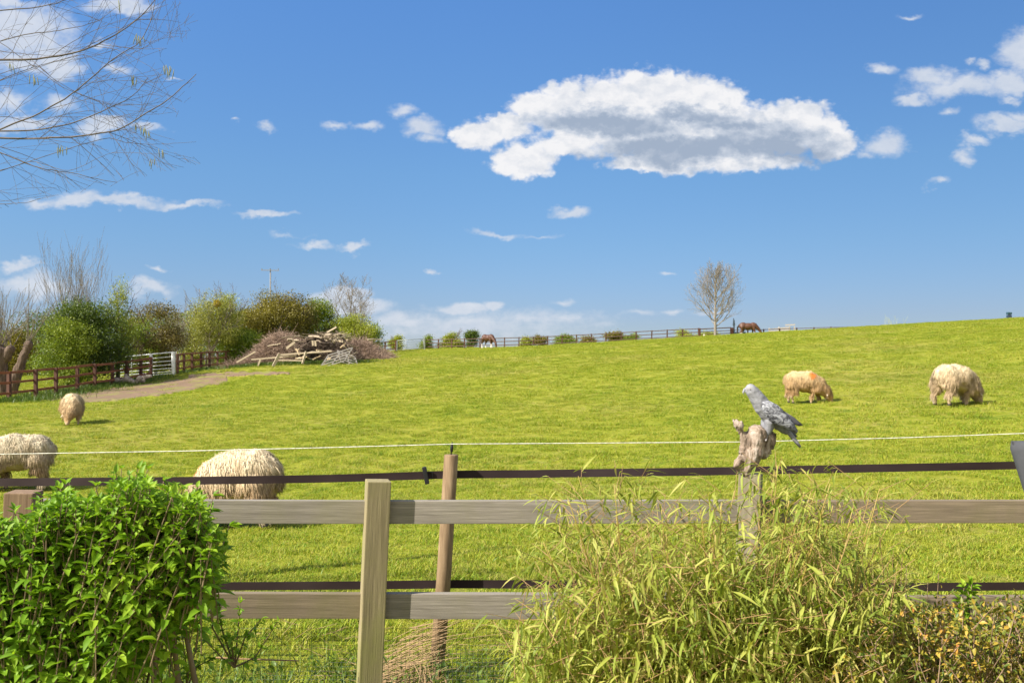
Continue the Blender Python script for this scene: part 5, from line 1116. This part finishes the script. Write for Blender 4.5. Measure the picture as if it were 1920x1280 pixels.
# ------------------------------------------------------------------ birch boughs reaching in from the left
def birch():
    rng = np.random.default_rng(31); d = 4.7; base = Vector((-5.2, 4.9, 0)); t = thing("birch_tree", "leafless birch whose thin catkin-hung boughs arch in at the top left", "tree", base)
    m_tr = bark_mat("birch_bark", (.30, .28, .25), (.72, .70, .66), 5, (1, 1, 3)); m_br = bark_mat("birch_twig", (.07, .055, .05), (.19, .16, .15), 20, (1, 1, 1))
    tp = [base + Vector((.06 * math.sin(i), .05 * math.cos(i * 1.7), i * .8)) for i in range(8)]; mb = MB(); mb.tube(tp, [.10, .09, .08, .07, .06, .045, .03, .015], 12); mb.build("trunk", m_tr, t, True)
    main = [([(-120, 40), (0, 20), (60, 14), (100, 8), (135, -5), (190, -40)], 2.2, 0),
            ([(-150, 125), (0, 112), (60, 113), (110, 106), (150, 97), (180, 85), (220, 62), (255, 38), (285, 8), (300, -20)], 3.2, .1),
            ([(-150, 300), (0, 238), (60, 216), (100, 197), (150, 165), (190, 130), (230, 100), (262, 85), (285, 40), (292, 5)], 2.4, -.1),
            ([(-150, 250), (0, 251), (80, 249), (130, 240), (180, 220), (230, 198), (262, 178), (280, 150)], 2.4, .15),
            ([(-150, 268), (0, 262), (60, 265), (130, 261), (200, 252), (235, 243), (270, 220), (320, 190), (350, 160), (372, 140)], 2.8, -.05),
            ([(-140, 240), (0, 285), (40, 305), (80, 318), (125, 322), (180, 335), (215, 340)], 1.8, .05),
            ([(-120, 100), (0, 80), (50, 66), (90, 62), (150, 56), (190, 40), (215, 22)], 1.7, .2),
            ([(-120, 190), (0, 146), (40, 130), (80, 118), (140, 103)], 1.6, .1), ([(-120, 380), (0, 382), (40, 380), (66, 372)], 1.3, .0),
            ([(-120, 60), (0, 98), (60, 105), (110, 108)], 1.4, .0), ([(-90, 40), (0, 75), (60, 120), (120, 165), (190, 190), (260, 240), (330, 262)], 1.0, .1),
            ([(-90, 330), (0, 322), (60, 300), (130, 322), (190, 292), (240, 275)], 1.1, -.1), ([(20, 110), (50, 50), (70, 10), (80, -30)], 1.0, .1), ([(150, 100), (200, 120), (250, 145), (290, 150)], .9, .0),
            ([(200, 253), (240, 262), (300, 264), (370, 258)], 1.0, 0), ([(60, 115), (100, 150), (150, 178), (210, 195), (260, 236), (290, 270)], .9, .1), ([(0, 210), (60, 230), (110, 212), (170, 200), (220, 215), (265, 235)], 1.0, .2)]
    out = []; tips = []; k = d / F; allp = []
    for pts, w, dy in main:
        q_ = [P(a, b, d + dy) for a, b in pts]; tz = min(max((q_[0].z - .8), 1.0), 4.6); j = q_[0] * 1.0; tr = base + Vector((0, 0, tz)); q_ = [tr, tr.lerp(j, .5) + Vector((0, 0, -.05))] + q_
        n = 40; ts = np.linspace(0, len(q_) - 1, n); A = np.array([[*p] for p in q_]); C = np.stack([np.interp(ts, range(len(q_)), A[:, i]) for i in range(3)], 1)
        C2 = C.copy(); C2[1:-1] = (C[:-2] + 2 * C[1:-1] + C[2:]) / 4; C = C2; C[1:-1] = (C[:-2] + 2 * C[1:-1] + C[2:]) / 4
        C += np.cumsum(rng.normal(size=C.shape) * .0016, 0)
        r = np.interp(np.linspace(0, 1, n), [0, .2, 1], [w * k * 1.0, w * k * .70, w * k * .22])
        for i in range(n - 1): out.append((C[i], C[i + 1], r[i], r[i + 1], 1))
        for s in range(int(4 + len(pts) * .7)):
            i = rng.integers(8, n - 2); dv = (C[i + 1] - C[i]); dv /= np.linalg.norm(dv); rv = rnd_unit(rng, 1)[0]; rv[1] *= .6; dn = dv * .9 + rv * .75; L_ = rng.uniform(.2, .75)
            branches(rng, C[i], dn, L_, max(r[i] * .42, .0011), 2, out, tips, .55, .1, (2, 4), .55, .055, 9, .0007, .2, 3, droop=rng.uniform(-.3, .5)); allp.append(C[i])
    def inside(p):
        px = 960 + p[0] / p[1] * F; py = HZ - (p[2] - EYE) / p[1] * F; return py < 392 - .22 * max(px, 0) and px < 330 + 40 * math.sin(py * .045) + 18 * math.sin(py * .21 + 1)
    out = [s for s in out if s[4] == 1 or inside(s[1])]
    v, f = segs([s[0] for s in out], [s[1] for s in out], [s[2] for s in out], [s[3] for s in out], 4); npmesh("boughs", v, f, m_br, t)
    m_cat = flat_mat("catkin", (.20, .21, .12), .9, 0, .4, 80); mb = MB()
    for (px, py) in [(261, 66), (266, 68), (312, 124), (318, 126), (322, 130), (246, 143), (252, 145), (62, 140), (68, 146), (258, 232), (271, 240), (276, 246), (300, 278), (112, 274), (116, 272), (284, 298), (222, 4), (20, 120)]:
        for s in range(3):
            a = P(px + rng.normal() * 3, py + rng.normal() * 2, d - .05); L_ = rng.uniform(.035, .06); sx = rng.normal() * .006; mb.tube([a, a + Vector((sx * .5, 0, -L_ * .5)), a + Vector((sx, 0, -L_))], [.0012, .0026, .0012], 6)
    # catkin stalks to the closest bough point
    mb.each("catkin", m_cat, t, True)
birch()

# ------------------------------------------------------------------ leafy shrub at the lower left
def shrub():
    rng = np.random.default_rng(41); base = Vector((-1.02, 2.32, 0)); t = thing("leafy_shrub", "dense bright green leafy shrub filling the lower left corner", "shrub", base)
    ML = leaf_mat("shrub_leaf", [(.11, .23, .015), (.18, .34, .022), (.28, .45, .03), (.42, .56, .05)], rough=.5, transl=.42, big=3.0, spec=.3)
    MS = bark_mat("shrub_stem", (.10, .07, .04), (.26, .19, .11), 14, (1, 1, .3))
    def prof(px):  # top row of the shrub
        return np.interp(px, [-200, 0, 60, 130, 200, 260, 310, 345, 372, 400, 425], [985, 955, 945, 912, 898, 884, 886, 900, 930, 975, 1020])
    ends = []; n = 4700
    while len(ends) < n:
        px = rng.uniform(-160, 418); d = rng.uniform(1.95, 2.75); tp = prof(px) + 20 + 14 * math.sin(px * .045) + 9 * math.sin(px * .13 + 1) + (8 + 24 * abs(rng.normal()) - (30 if rng.random() < .05 else 0) if rng.random() < .30 else rng.uniform(10, 420)); rb = np.interp(tp, [900, 1000, 1060, 1100, 1150, 1200, 1290, 1400], [400, 412, 372, 342, 300, 255, 235, 230])
        if px > rb + 22 * math.sin(tp * .05) + 10 * math.sin(tp * .17): continue
        if tp > 1330: continue
        if d > 2.25 and rng.random() < .6 and tp > 1000: continue
        if tp > 1150 and px > 170 and rng.random() < .5: continue
        ends.append(P(px, tp, d))
    segl = []; C = []; Dv = []; Nv = []; Ln = []
    for i, e in enumerate(ends):
        e = np.array(e); b0 = np.array(base) + np.array([rng.normal() * .10 + (-.25 if e[0] < -1.35 else 0) * rng.random() * 2, rng.normal() * .10, 0]); out_dir = e - np.array([-1.25, 2.42, .62]); out_dir /= np.linalg.norm(out_dir) + 1e-6
        sh = rng.uniform(.10, .22); up = np.array([0, 0, 1.0]); dv = out_dir * .55 + up * rng.uniform(.35, .9) + rnd_unit(rng, 1)[0] * .35; dv /= np.linalg.norm(dv); st = e - dv * sh
        m = b0 * .35 + st * .65 + np.array([0, 0, .04])
        if i % 260 == 0 and e[1] > 2.4: segl.append((b0, m, .006, .004)); segl.append((m, st, .004, .0022))
        elif i % 3 == 0: segl.append((st - dv * .05 - np.array([0, 0, .015]), st, .0017, .0015))
        segl.append((st, e, .002, .001))
        k = int(rng.integers(4, 7)); side = np.cross(dv, rnd_unit(rng, 1)[0]); side /= np.linalg.norm(side); s2 = np.cross(dv, side)
        for j in range(k):
            f = j / (k - 1); pos = st + (e - st) * f; sd_ = side if j % 2 else s2; op = .95 - .55 * f
            for sg in (-1, 1):
                l = rng.uniform(.026, .050) * (1 - .35 * f ** 3); dd = dv * (1 - op) + sd_ * sg * op + rnd_unit(rng, 1)[0] * .22 - up * rng.uniform(0, .25); C.append(pos); Dv.append(dd); Nv.append(dv + up * .5 + rnd_unit(rng, 1)[0] * .3); Ln.append(l)
    C = np.array(C); Ln = np.array(Ln); v, f = leaves(C, np.array(Dv), np.array(Nv), Ln, Ln * rng.uniform(.40, .52, len(Ln)), .28, .22)
    npmesh("foliage", v, f, ML, t)
    sg = segl; v, f = segs([s[0] for s in sg], [s[1] for s in sg], [s[2] for s in sg], [s[3] for s in sg], 5); npmesh("twigs", v, f, MS, t)
    for i in range(9):
        x0 = base + Vector((rng.normal() * .10, rng.normal() * .08, -.02)); px = rng.uniform(170, 330); e = P(px, rng.uniform(1000, 1080), rng.uniform(2.40, 2.6)); m = x0.lerp(e, .5) + Vector((rng.normal() * .045, 0, .02)); mb = MB(); mb.tube([x0, x0.lerp(m, .5) + Vector((rng.normal() * .01, 0, 0)), m, m.lerp(e, .5), e], [.016, .013, .010, .007, .004], 8); mb.build("stem", MS, t, True)
    return ML, MS
ML_, MS_ = shrub()
def sapling(label, base, tips, seed, mat, ms, lsz=(.02, .034), name="seedling"):
    rng = np.random.default_rng(seed); t = thing(name, label, "young shrub", base); C = []; D = []; N_ = []; L_ = []; sg = []
    for e in tips:
        e = np.array(e); b = np.array(base); pts = [b, b * .5 + e * .5 + rng.normal(size=3) * .02, e]; n = 9; ts = np.linspace(0, 2, n); A = np.array(pts); c = np.stack([np.interp(ts, [0, 1, 2], A[:, i]) for i in range(3)], 1)
        for i in range(n - 1): sg.append((c[i], c[i + 1], .003 * (1 - i / n) + .001, .003 * (1 - (i + 1) / n) + .001))
        for i in range(2, n):
            for s in range(3): dd = (c[i] - c[i - 1]); dd /= np.linalg.norm(dd) + 1e-9; C.append(c[i]); D.append(dd * .5 + rnd_unit(rng, 1)[0] * .9); N_.append(np.array([0, 0, 1]) + rnd_unit(rng, 1)[0] * .5); L_.append(rng.uniform(*lsz))
    L_ = np.array(L_); v, f = leaves(np.array(C), np.array(D), np.array(N_), L_, L_ * .5, .25, .2); npmesh("foliage", v, f, mat, t); v, f = segs([s[0] for s in sg], [s[1] for s in sg], [s[2] for s in sg], [s[3] for s in sg], 5); npmesh("stem", v, f, ms, t)
rs = random.Random(5)
sapling("loose leafy side shoots of the shrub reaching over the left rails", P(330, 1190, 2.5), [P(430, 985, 2.6), P(425, 1030, 2.6), P(405, 1010, 2.5), P(395, 960, 2.6), P(415, 1058, 2.6), P(380, 1040, 2.5), P(400, 930, 2.6)], 3, ML_, MS_, (.026, .042), "side_shoots")
sapling("low green seedling between the shrub and the middle post", P(440, 1250, 3.0), [P(410, 1150, 2.95), P(450, 1130, 3.0), P(490, 1160, 3.0), P(520, 1165, 3.05), P(430, 1195, 2.95), P(375, 1190, 2.9), P(400, 1090, 2.9)], 4, ML_, MS_)
sapling("small dark seedling at the lower edge left of the middle post", P(350, 1290, 2.9), [P(320, 1200, 2.9), P(370, 1210, 2.9), P(340, 1180, 2.9), P(395, 1235, 2.9)], 5, ML_, MS_)

# ------------------------------------------------------------------ bamboo
def bamboo():
    rng = np.random.default_rng(51); base = Vector((.68, 2.85, 0)); t = thing("bamboo_clump", "large feathery yellow-green bamboo clump in front of the fence at right", "bamboo", base)
    MLf = leaf_mat("bamboo_leaf", [(.14, .20, .03), (.26, .33, .05), (.39, .44, .075), (.52, .51, .13), (.58, .48, .20)], rough=.5, transl=.45, big=2.5, spec=.3)
    MC = flat_mat("bamboo_cane", (.34, .26, .06), .5, 0, .35, 12); MT = flat_mat("dry_twig", (.34, .21, .09), .7, 0, .3, 20)
    def top(px): return np.interp(px, [930, 990, 1040, 1080, 1150, 1220, 1290, 1340, 1385, 1440, 1500, 1560, 1620, 1680, 1720, 1750], [1190, 1060, 930, 885, 838, 905, 880, 905, 915, 855, 848, 872, 895, 925, 935, 1060])
    canes = []; sg = []; C = []; D = []; N_ = []; L_ = []; W_ = []
    up = np.array([0, 0, 1.0])
    for i in range(215):
        px = rng.uniform(985, 1725); ty = top(px) + (abs(rng.normal()) * 50 if rng.random() < .42 else rng.uniform(60, 330)); d = rng.uniform(2.45, 3.12)
        if px > 1600 and rng.random() < .5: continue
        e = np.array(P(px, ty, d)); bx = .68 + (e[0] - .68) * .45 + rng.normal() * .06; b = np.array([bx, 2.85 + rng.normal() * .10, -.02]); m = b + (e - b) * .55; m[0] -= (e[0] - b[0]) * .16; n = 12
        ts = np.linspace(0, 1, n)[:, None]; c = b * (1 - ts) ** 2 + 2 * m * ts * (1 - ts) + e * ts ** 2; H = e[2]; droop = rng.uniform(0, .05); c[:, 2] -= droop * ts[:, 0] ** 3; r = np.linspace(.0052, .0013, n) * rng.uniform(.7, 1.2); canes.append((c, r))
        nd = int(9 + H * 9)
        for j in range(nd):
            f = .22 + .78 * (j + rng.random()) / nd; ix = min(int(f * (n - 1)), n - 2); p = c[ix] + (c[ix + 1] - c[ix]) * (f * (n - 1) - ix); td = c[ix + 1] - c[ix]; td /= np.linalg.norm(td); sd_ = rnd_unit(rng, 1)[0]; sd_[2] *= .3; bl = rng.uniform(.05, .20) * (1.1 - .35 * f); q1 = p + (td * .5 + sd_ * .8) * bl; sg.append((p, q1, .0011, .0006))
            for s in range(int(rng.integers(3, 6))):
                g = rng.uniform(.35, 1.0); pp = p + (q1 - p) * g; dd = sd_ * .75 + td * .25 + rnd_unit(rng, 1)[0] * .5 - up * rng.uniform(.05, .75); C.append(pp); D.append(dd); N_.append(up + rnd_unit(rng, 1)[0] * .55); l = rng.uniform(.04, .085) * (.7 if rng.random() < .4 else 1); L_.append(l); W_.append(l * rng.uniform(.09, .14))
    # skirt of leaves low down, in front
    for i in range(6200):
        px = rng.uniform(960, 1700); d = rng.uniform(2.35, 3.0); ty = np.interp(px, [940, 1020, 1120, 1400, 1700], [1210, 1130, 1060, 1030, 1090]) + rng.uniform(0, 1) ** .8 * 330; p = np.array(P(px, ty, d))
        if p[2] < .03: continue
        sd_ = rnd_unit(rng, 1)[0]
        for s in range(2): C.append(p + rnd_unit(rng, 1)[0] * .015); D.append(sd_ * .7 + rnd_unit(rng, 1)[0] * .4 - up * rng.uniform(.1, .8)); N_.append(up + rnd_unit(rng, 1)[0] * .5); l = rng.uniform(.04, .09); L_.append(l); W_.append(l * rng.uniform(.10, .15))
        if i % 3 == 0: sg.append((p, p + (sd_ + up * .3) * .1, .0011, .0008))
    v, f = leaves(np.array(C), np.array(D), np.array(N_), np.array(L_), np.array(W_), .15, .28); npmesh("foliage", v, f, MLf, t)
    v, f = segs([s[0] for s in sg], [s[1] for s in sg], [s[2] for s in sg], [s[3] for s in sg], 4); npmesh("twigs", v, f, MT, t)
    for c, r in canes[:95]: mb = MB(); mb.tube(c, list(r), 6); mb.build("cane", MC, t, True)
    print("bamboo leaves", len(C)); return MLf, MT
MLF_, MT_ = bamboo()

# ------------------------------------------------------------------ low mixed shrub at the lower right
def lowshrub():
    rng = np.random.default_rng(61); base = Vector((1.35, 2.75, 0)); t = thing("low_shrub", "low shrub with small green, yellow and orange leaves in the lower right corner", "shrub", base)
    MLb = leaf_mat("small_mixed_leaf", [(.05, .10, .018), (.10, .16, .022), (.20, .22, .03), (.36, .30, .04), (.55, .36, .06), (.6, .20, .06)], rough=.5, transl=.3, big=5.0)
    MSb = bark_mat("thorny_stem", (.14, .08, .05), (.36, .25, .17), 20, (1, 1, 1)); C = []; D = []; N_ = []; L_ = []; sg = []; up = np.array([0, 0, 1.0])
    for i in range(1500):
        px = rng.uniform(1560, 2120); tp = np.interp(px, [1560, 1640, 1700, 1800, 1920, 2100], [1240, 1150, 1125, 1130, 1120, 1110]) - abs(rng.normal()) * 14 * (i % 5 == 0) + rng.uniform(0, 1) ** 1.1 * 260; d = rng.uniform(2.3, 3.1); e = np.array(P(px, tp, d)) 
        if e[2] < .05: continue
        dv = up * .7 + rnd_unit(rng, 1)[0] * .7; l = rng.uniform(.05, .16); st = e - dv * l; sg.append((st, e, .0018, .0008))
        if i % 6 == 0: b = np.array([st[0] * .7 + 1.35 * .3, 2.75 + rng.normal() * .1, 0]); sg.append((b, st, .004, .0018))
        for j in range(7):
            f = (j + 1) / 7; p = st + (e - st) * f
            for s in range(2): C.append(p); D.append(dv * .4 + rnd_unit(rng, 1)[0]); N_.append(up + rnd_unit(rng, 1)[0] * .7); L_.append(rng.uniform(.011, .024))
    for (px, py) in ((1700, 1060), (1740, 1090), (1760, 1075), (1690, 1090), (1655, 1080), (1725, 1120)):
        e = np.array(P(px, py, 2.8)); b = np.array([e[0] * .9 + .1, 2.8, .1]); sg.append((b, e, .003, .001))
        for j in range(40): f = rng.uniform(.55, 1.0); p = b + (e - b) * f + rng.normal(size=3) * .012; C.append(p); D.append(rnd_unit(rng, 1)[0]); N_.append(up + rnd_unit(rng, 1)[0]); L_.append(rng.uniform(.010, .02))
    L_ = np.array(L_); v, f = leaves(np.array(C), np.array(D), np.array(N_), L_, L_ * .5, .2, .15); npmesh("foliage", v, f, MLb, t); v, f = segs([s[0] for s in sg], [s[1] for s in sg], [s[2] for s in sg], [s[3] for s in sg], 4); npmesh("stems", v, f, MSb, t)
lowshrub()
sapling("single green shoot standing up from the low shrub at right", P(1815, 1170, 2.7), [P(1808, 1100, 2.7), P(1822, 1095, 2.7), P(1815, 1108, 2.7)], 8, ML_, MS_, (.025, .035))

# ------------------------------------------------------------------ dry straw, fallen canes and undergrowth at the stake's foot
def straw():
    rng = np.random.default_rng(71); MSt = flat_mat("dry_straw", (.42, .28, .15), .8, 0, .4, 30); n = 190; x = rng.uniform(-.66, -.34, n); y = rng.uniform(3.7, 4.25, n); z = .02 + rng.uniform(0, 1, n) * .30 * np.clip((x + .72) / .34, .15, 1); dv = np.stack([rng.uniform(.7, 1, n), rng.normal(size=n) * .3, rng.uniform(.1, .55, n)], 1); l = rng.uniform(.12, .34, n)
    p0 = np.stack([x, y, z], 1); v, f = segs(p0 - dv * l[:, None] * .5, p0 + dv * l[:, None] * .5, np.full(n, .0017), np.full(n, .0009), 4); v2 = v; f2 = f
    n = 50; x = rng.normal(-.40, .05, n); p0 = np.stack([x, rng.uniform(3.5, 3.9, n), rng.uniform(.10, .24, n)], 1); p1 = p0 + np.stack([rng.normal(size=n) * .05 + .03, rng.normal(size=n) * .05, -rng.uniform(.1, .2, n)], 1); v3, f3 = segs(p0, p1, np.full(n, .002), np.full(n, .001), 4)
    n = 160; p0 = np.stack([rng.uniform(-1.4, .6, n), rng.uniform(3.5, 5.2, n), rng.uniform(.01, .08, n)], 1); p1 = p0 + np.stack([rng.normal(size=n) * .12, rng.normal(size=n) * .05, rng.normal(size=n) * .03 + .02], 1); v4, f4 = segs(p0, p1, np.full(n, .0014), np.full(n, .0008), 4)
    o = npmesh("dry_straw", np.concatenate([v2, v3, v4]), [f2, f3 + len(v2), f4 + len(v2) + len(v3)], MSt, None); tag(o, "bundle of dry straw and stalks at the foot of the round stake", "straw", None, 'stuff')
straw()
def under():
    rng = np.random.default_rng(72); n = 5200; x = rng.uniform(-1.7, 1.9, n); y = rng.uniform(2.9, 3.65, n); y = np.where(rng.random(n) < .25, rng.uniform(3.6, 4.1, n), y); c = np.stack([x, y, rng.uniform(0, .14, n)], 1); dv = rnd_unit(rng, n) + np.array([0, 0, .5]); L_ = rng.uniform(.02, .05, n)
    v, f = leaves(c, dv, rnd_unit(rng, n) * .6 + np.array([0, 0, 1.]), L_, L_ * rng.uniform(.3, .7, n), .2, .3); k = 5200; c = np.stack([rng.uniform(-1.9, 1.9, k), rng.uniform(2.7, 4.2, k), np.zeros(k)], 1); dv = np.stack([rng.normal(size=k) * .45, rng.normal(size=k) * .45, np.ones(k)], 1); L2 = rng.uniform(.07, .22, k); v2, f2 = leaves(c, dv, rnd_unit(rng, k), L2, np.full(k, .005), .1, .35)
    o = npmesh("undergrowth", np.concatenate([v, v2]), f + [a + len(v) for a in f2], leaf_mat("weed_leaf", [(.04, .09, .01), (.09, .16, .015), (.16, .24, .025), (.26, .31, .05)], big=3), None); tag(o, "weeds, ivy and long grass along the foot of the garden fence", "weeds", None, 'stuff')
under()
mb = MB(); mb.tube([P(405, 1232, 3.5), P(440, 1234, 3.5), P(500, 1236, 3.5), P(560, 1238, 3.5)], [.004, .004, .0035, .003], 6)
o = mb.build("fallen_stick", MT_); tag(o, "thin pale stick lying on the grass left of the middle post", "stick"); rebase(o, P(480, 1235, 3.5))
# dark patches of clover-like tufts in the near field
MTf = leaf_mat("field_tuft_leaf", [(.12, .20, .012), (.19, .28, .018), (.27, .35, .03)], big=2)
def tufts():
    rng = np.random.default_rng(73); cs = []
    for (px, py, d) in [(655, 1070, 7.0), (580, 1080, 6.8), (470, 1085, 6.6), (760, 860, 14), (240, 805, 20), (1170, 990, 8.6), (980, 1010, 8.0), (1780, 900, 10.5)] + [(rng.uniform(200, 1900), 0, rng.uniform(6, 30)) for _ in range(46)]:
        n = int(rng.uniform(30, 90)); x = (px - 960) / F * d + rng.normal(size=n) * rng.uniform(.08, .2); y = d + rng.normal(size=n) * .18; cs.append(np.stack([x, y, hz_np(x, y)], 1))
    c = np.concatenate(cs); m = len(c); L_ = rng.uniform(.03, .07, m); dv = np.stack([rng.normal(size=m) * .6, rng.normal(size=m) * .6, np.ones(m)], 1); v, f = leaves(c, dv, rnd_unit(rng, m), L_, L_ * .14, .1, .3); o = npmesh("weed_tufts", v, f, MTf, None); tag(o, "darker green tufts scattered in the near pasture", "weeds", None, 'stuff')
tufts()

# ------------------------------------------------------------------ garden chair with a grey cushion, cut by the right edge
def chair():
    d = 2.15; M_CUSH, nt, b, o_ = new_mat("grey_cushion_cloth", .95); n = tex(nt, scale=90, detail=3); n2 = tex(nt, scale=7, detail=5); nt.links.new(ramp(nt, n2, [(.3, (.032, .034, .041)), (.7, (.062, .064, .074))]), b.inputs['Base Color']); h = mth(nt, 'ADD', mth(nt, 'MULTIPLY', n, .3), n2); bump(nt, b, h, .5, .006)
    b0 = P(1896, 826, d); foot = Vector((b0.x + .36, d - .1, 0)); t = thing("garden_chair", "high-backed garden chair with a quilted dark grey cushion at the right edge", "garden chair", foot); M_F = flat_mat("chair_frame", (.05, .05, .055), .5)
    lean = Vector((.155, -.30, -1)).normalized(); W = Vector((1, .12, 0)).normalized(); Nn = W.cross(lean).normalized()
    if Nn.y < 0: Nn = -Nn
    def cushion(name, o, u, v, n_, w, h, th, cols, rows):
        bm = bmesh.new(); nu, nv = 40, 60; g = {}
        for s in (1, -1):
            for i in range(nu + 1):
                for j in range(nv + 1):
                    a = i / nu; c = j / nv; ea = min(a, 1 - a) * w; ec = min(c, 1 - c) * h; e = min(ea, ec); prof = math.sqrt(max(0, 1 - (1 - min(1, e / (th * .55))) ** 2)); k = 1.0
                    for q_ in range(1, cols): k = min(k, .45 + .55 * min(1, abs(a - q_ / cols) * w / .03))
                    for q_ in range(1, rows): k = min(k, .45 + .55 * min(1, abs(c - q_ / rows) * h / .03))
                    if s > 0 or (0 < i < nu and 0 < j < nv): g[(s, i, j)] = bm.verts.new(o + u * a * w + v * c * h + n_ * (s * th * .5 * prof * k))
                    else: g[(s, i, j)] = g[(1, i, j)]
            for i in range(nu):
                for j in range(nv):
                    q_ = [g[(s, i, j)], g[(s, i + 1, j)], g[(s, i + 1, j + 1)], g[(s, i, j + 1)]]
                    try: bm.faces.new(q_ if s > 0 else q_[::-1])
                    except Exception: pass
        bmesh.ops.recalc_face_normals(bm, faces=bm.faces); me = bpy.data.meshes.new(name); bm.to_mesh(me); bm.free(); me.polygons.foreach_set('use_smooth', np.ones(len(me.polygons), dtype=bool)); return mesh_obj(name, me, M_CUSH, t)
    o = b0; bc_ = cushion("back_cushion", o, W, lean, Nn, .52, .86, .085, 1, 4)
    # piping set in from the edge
    mb = MB(); c0 = o + W * .028 + lean * .03 - Nn * .040; c1 = o + W * .028 + lean * .83 - Nn * .040; c2 = o + W * .49 + lean * .83 - Nn * .040; c3 = o + W * .49 + lean * .03 - Nn * .040; mb.tube([c0 + W * .02, c0 + lean * .02, c1, c2, c3, c0 + W * .02], .004, 6); mb.build("piping", M_F, bc_, True)
    s0 = o + lean * .80 - Nn * .05; S = Vector((0, -1, .12)).normalized(); S = (S - W * S.dot(W)).normalized(); cushion("seat_cushion", s0, W, S, W.cross(S).normalized(), .52, .50, .08, 1, 3)
    mb = MB()
    for k in (.06, .46): mb.tube([o + W * k + lean * .05 + Nn * .06, o + W * k + lean * .95 + Nn * .06], .012, 8)
    for j in (.08, .35, .62, .88): mb.tube([o + W * .05 + lean * j + Nn * .06, o + W * .47 + lean * j + Nn * .06], .009, 8)
    mb.each("back_bar", M_F, t, True)
    for k in (.04, .48):
        for e in (0.02, .48):
            p = s0 + W * k + S * e; mb = MB(); mb.tube([p + Vector((0, 0, -.05)), Vector((p.x, p.y + (.06 if e < .1 else -.04), 0))], .012, 8); mb.build("leg", M_F, t, True)
chair()
print("objects", len(bpy.data.objects))
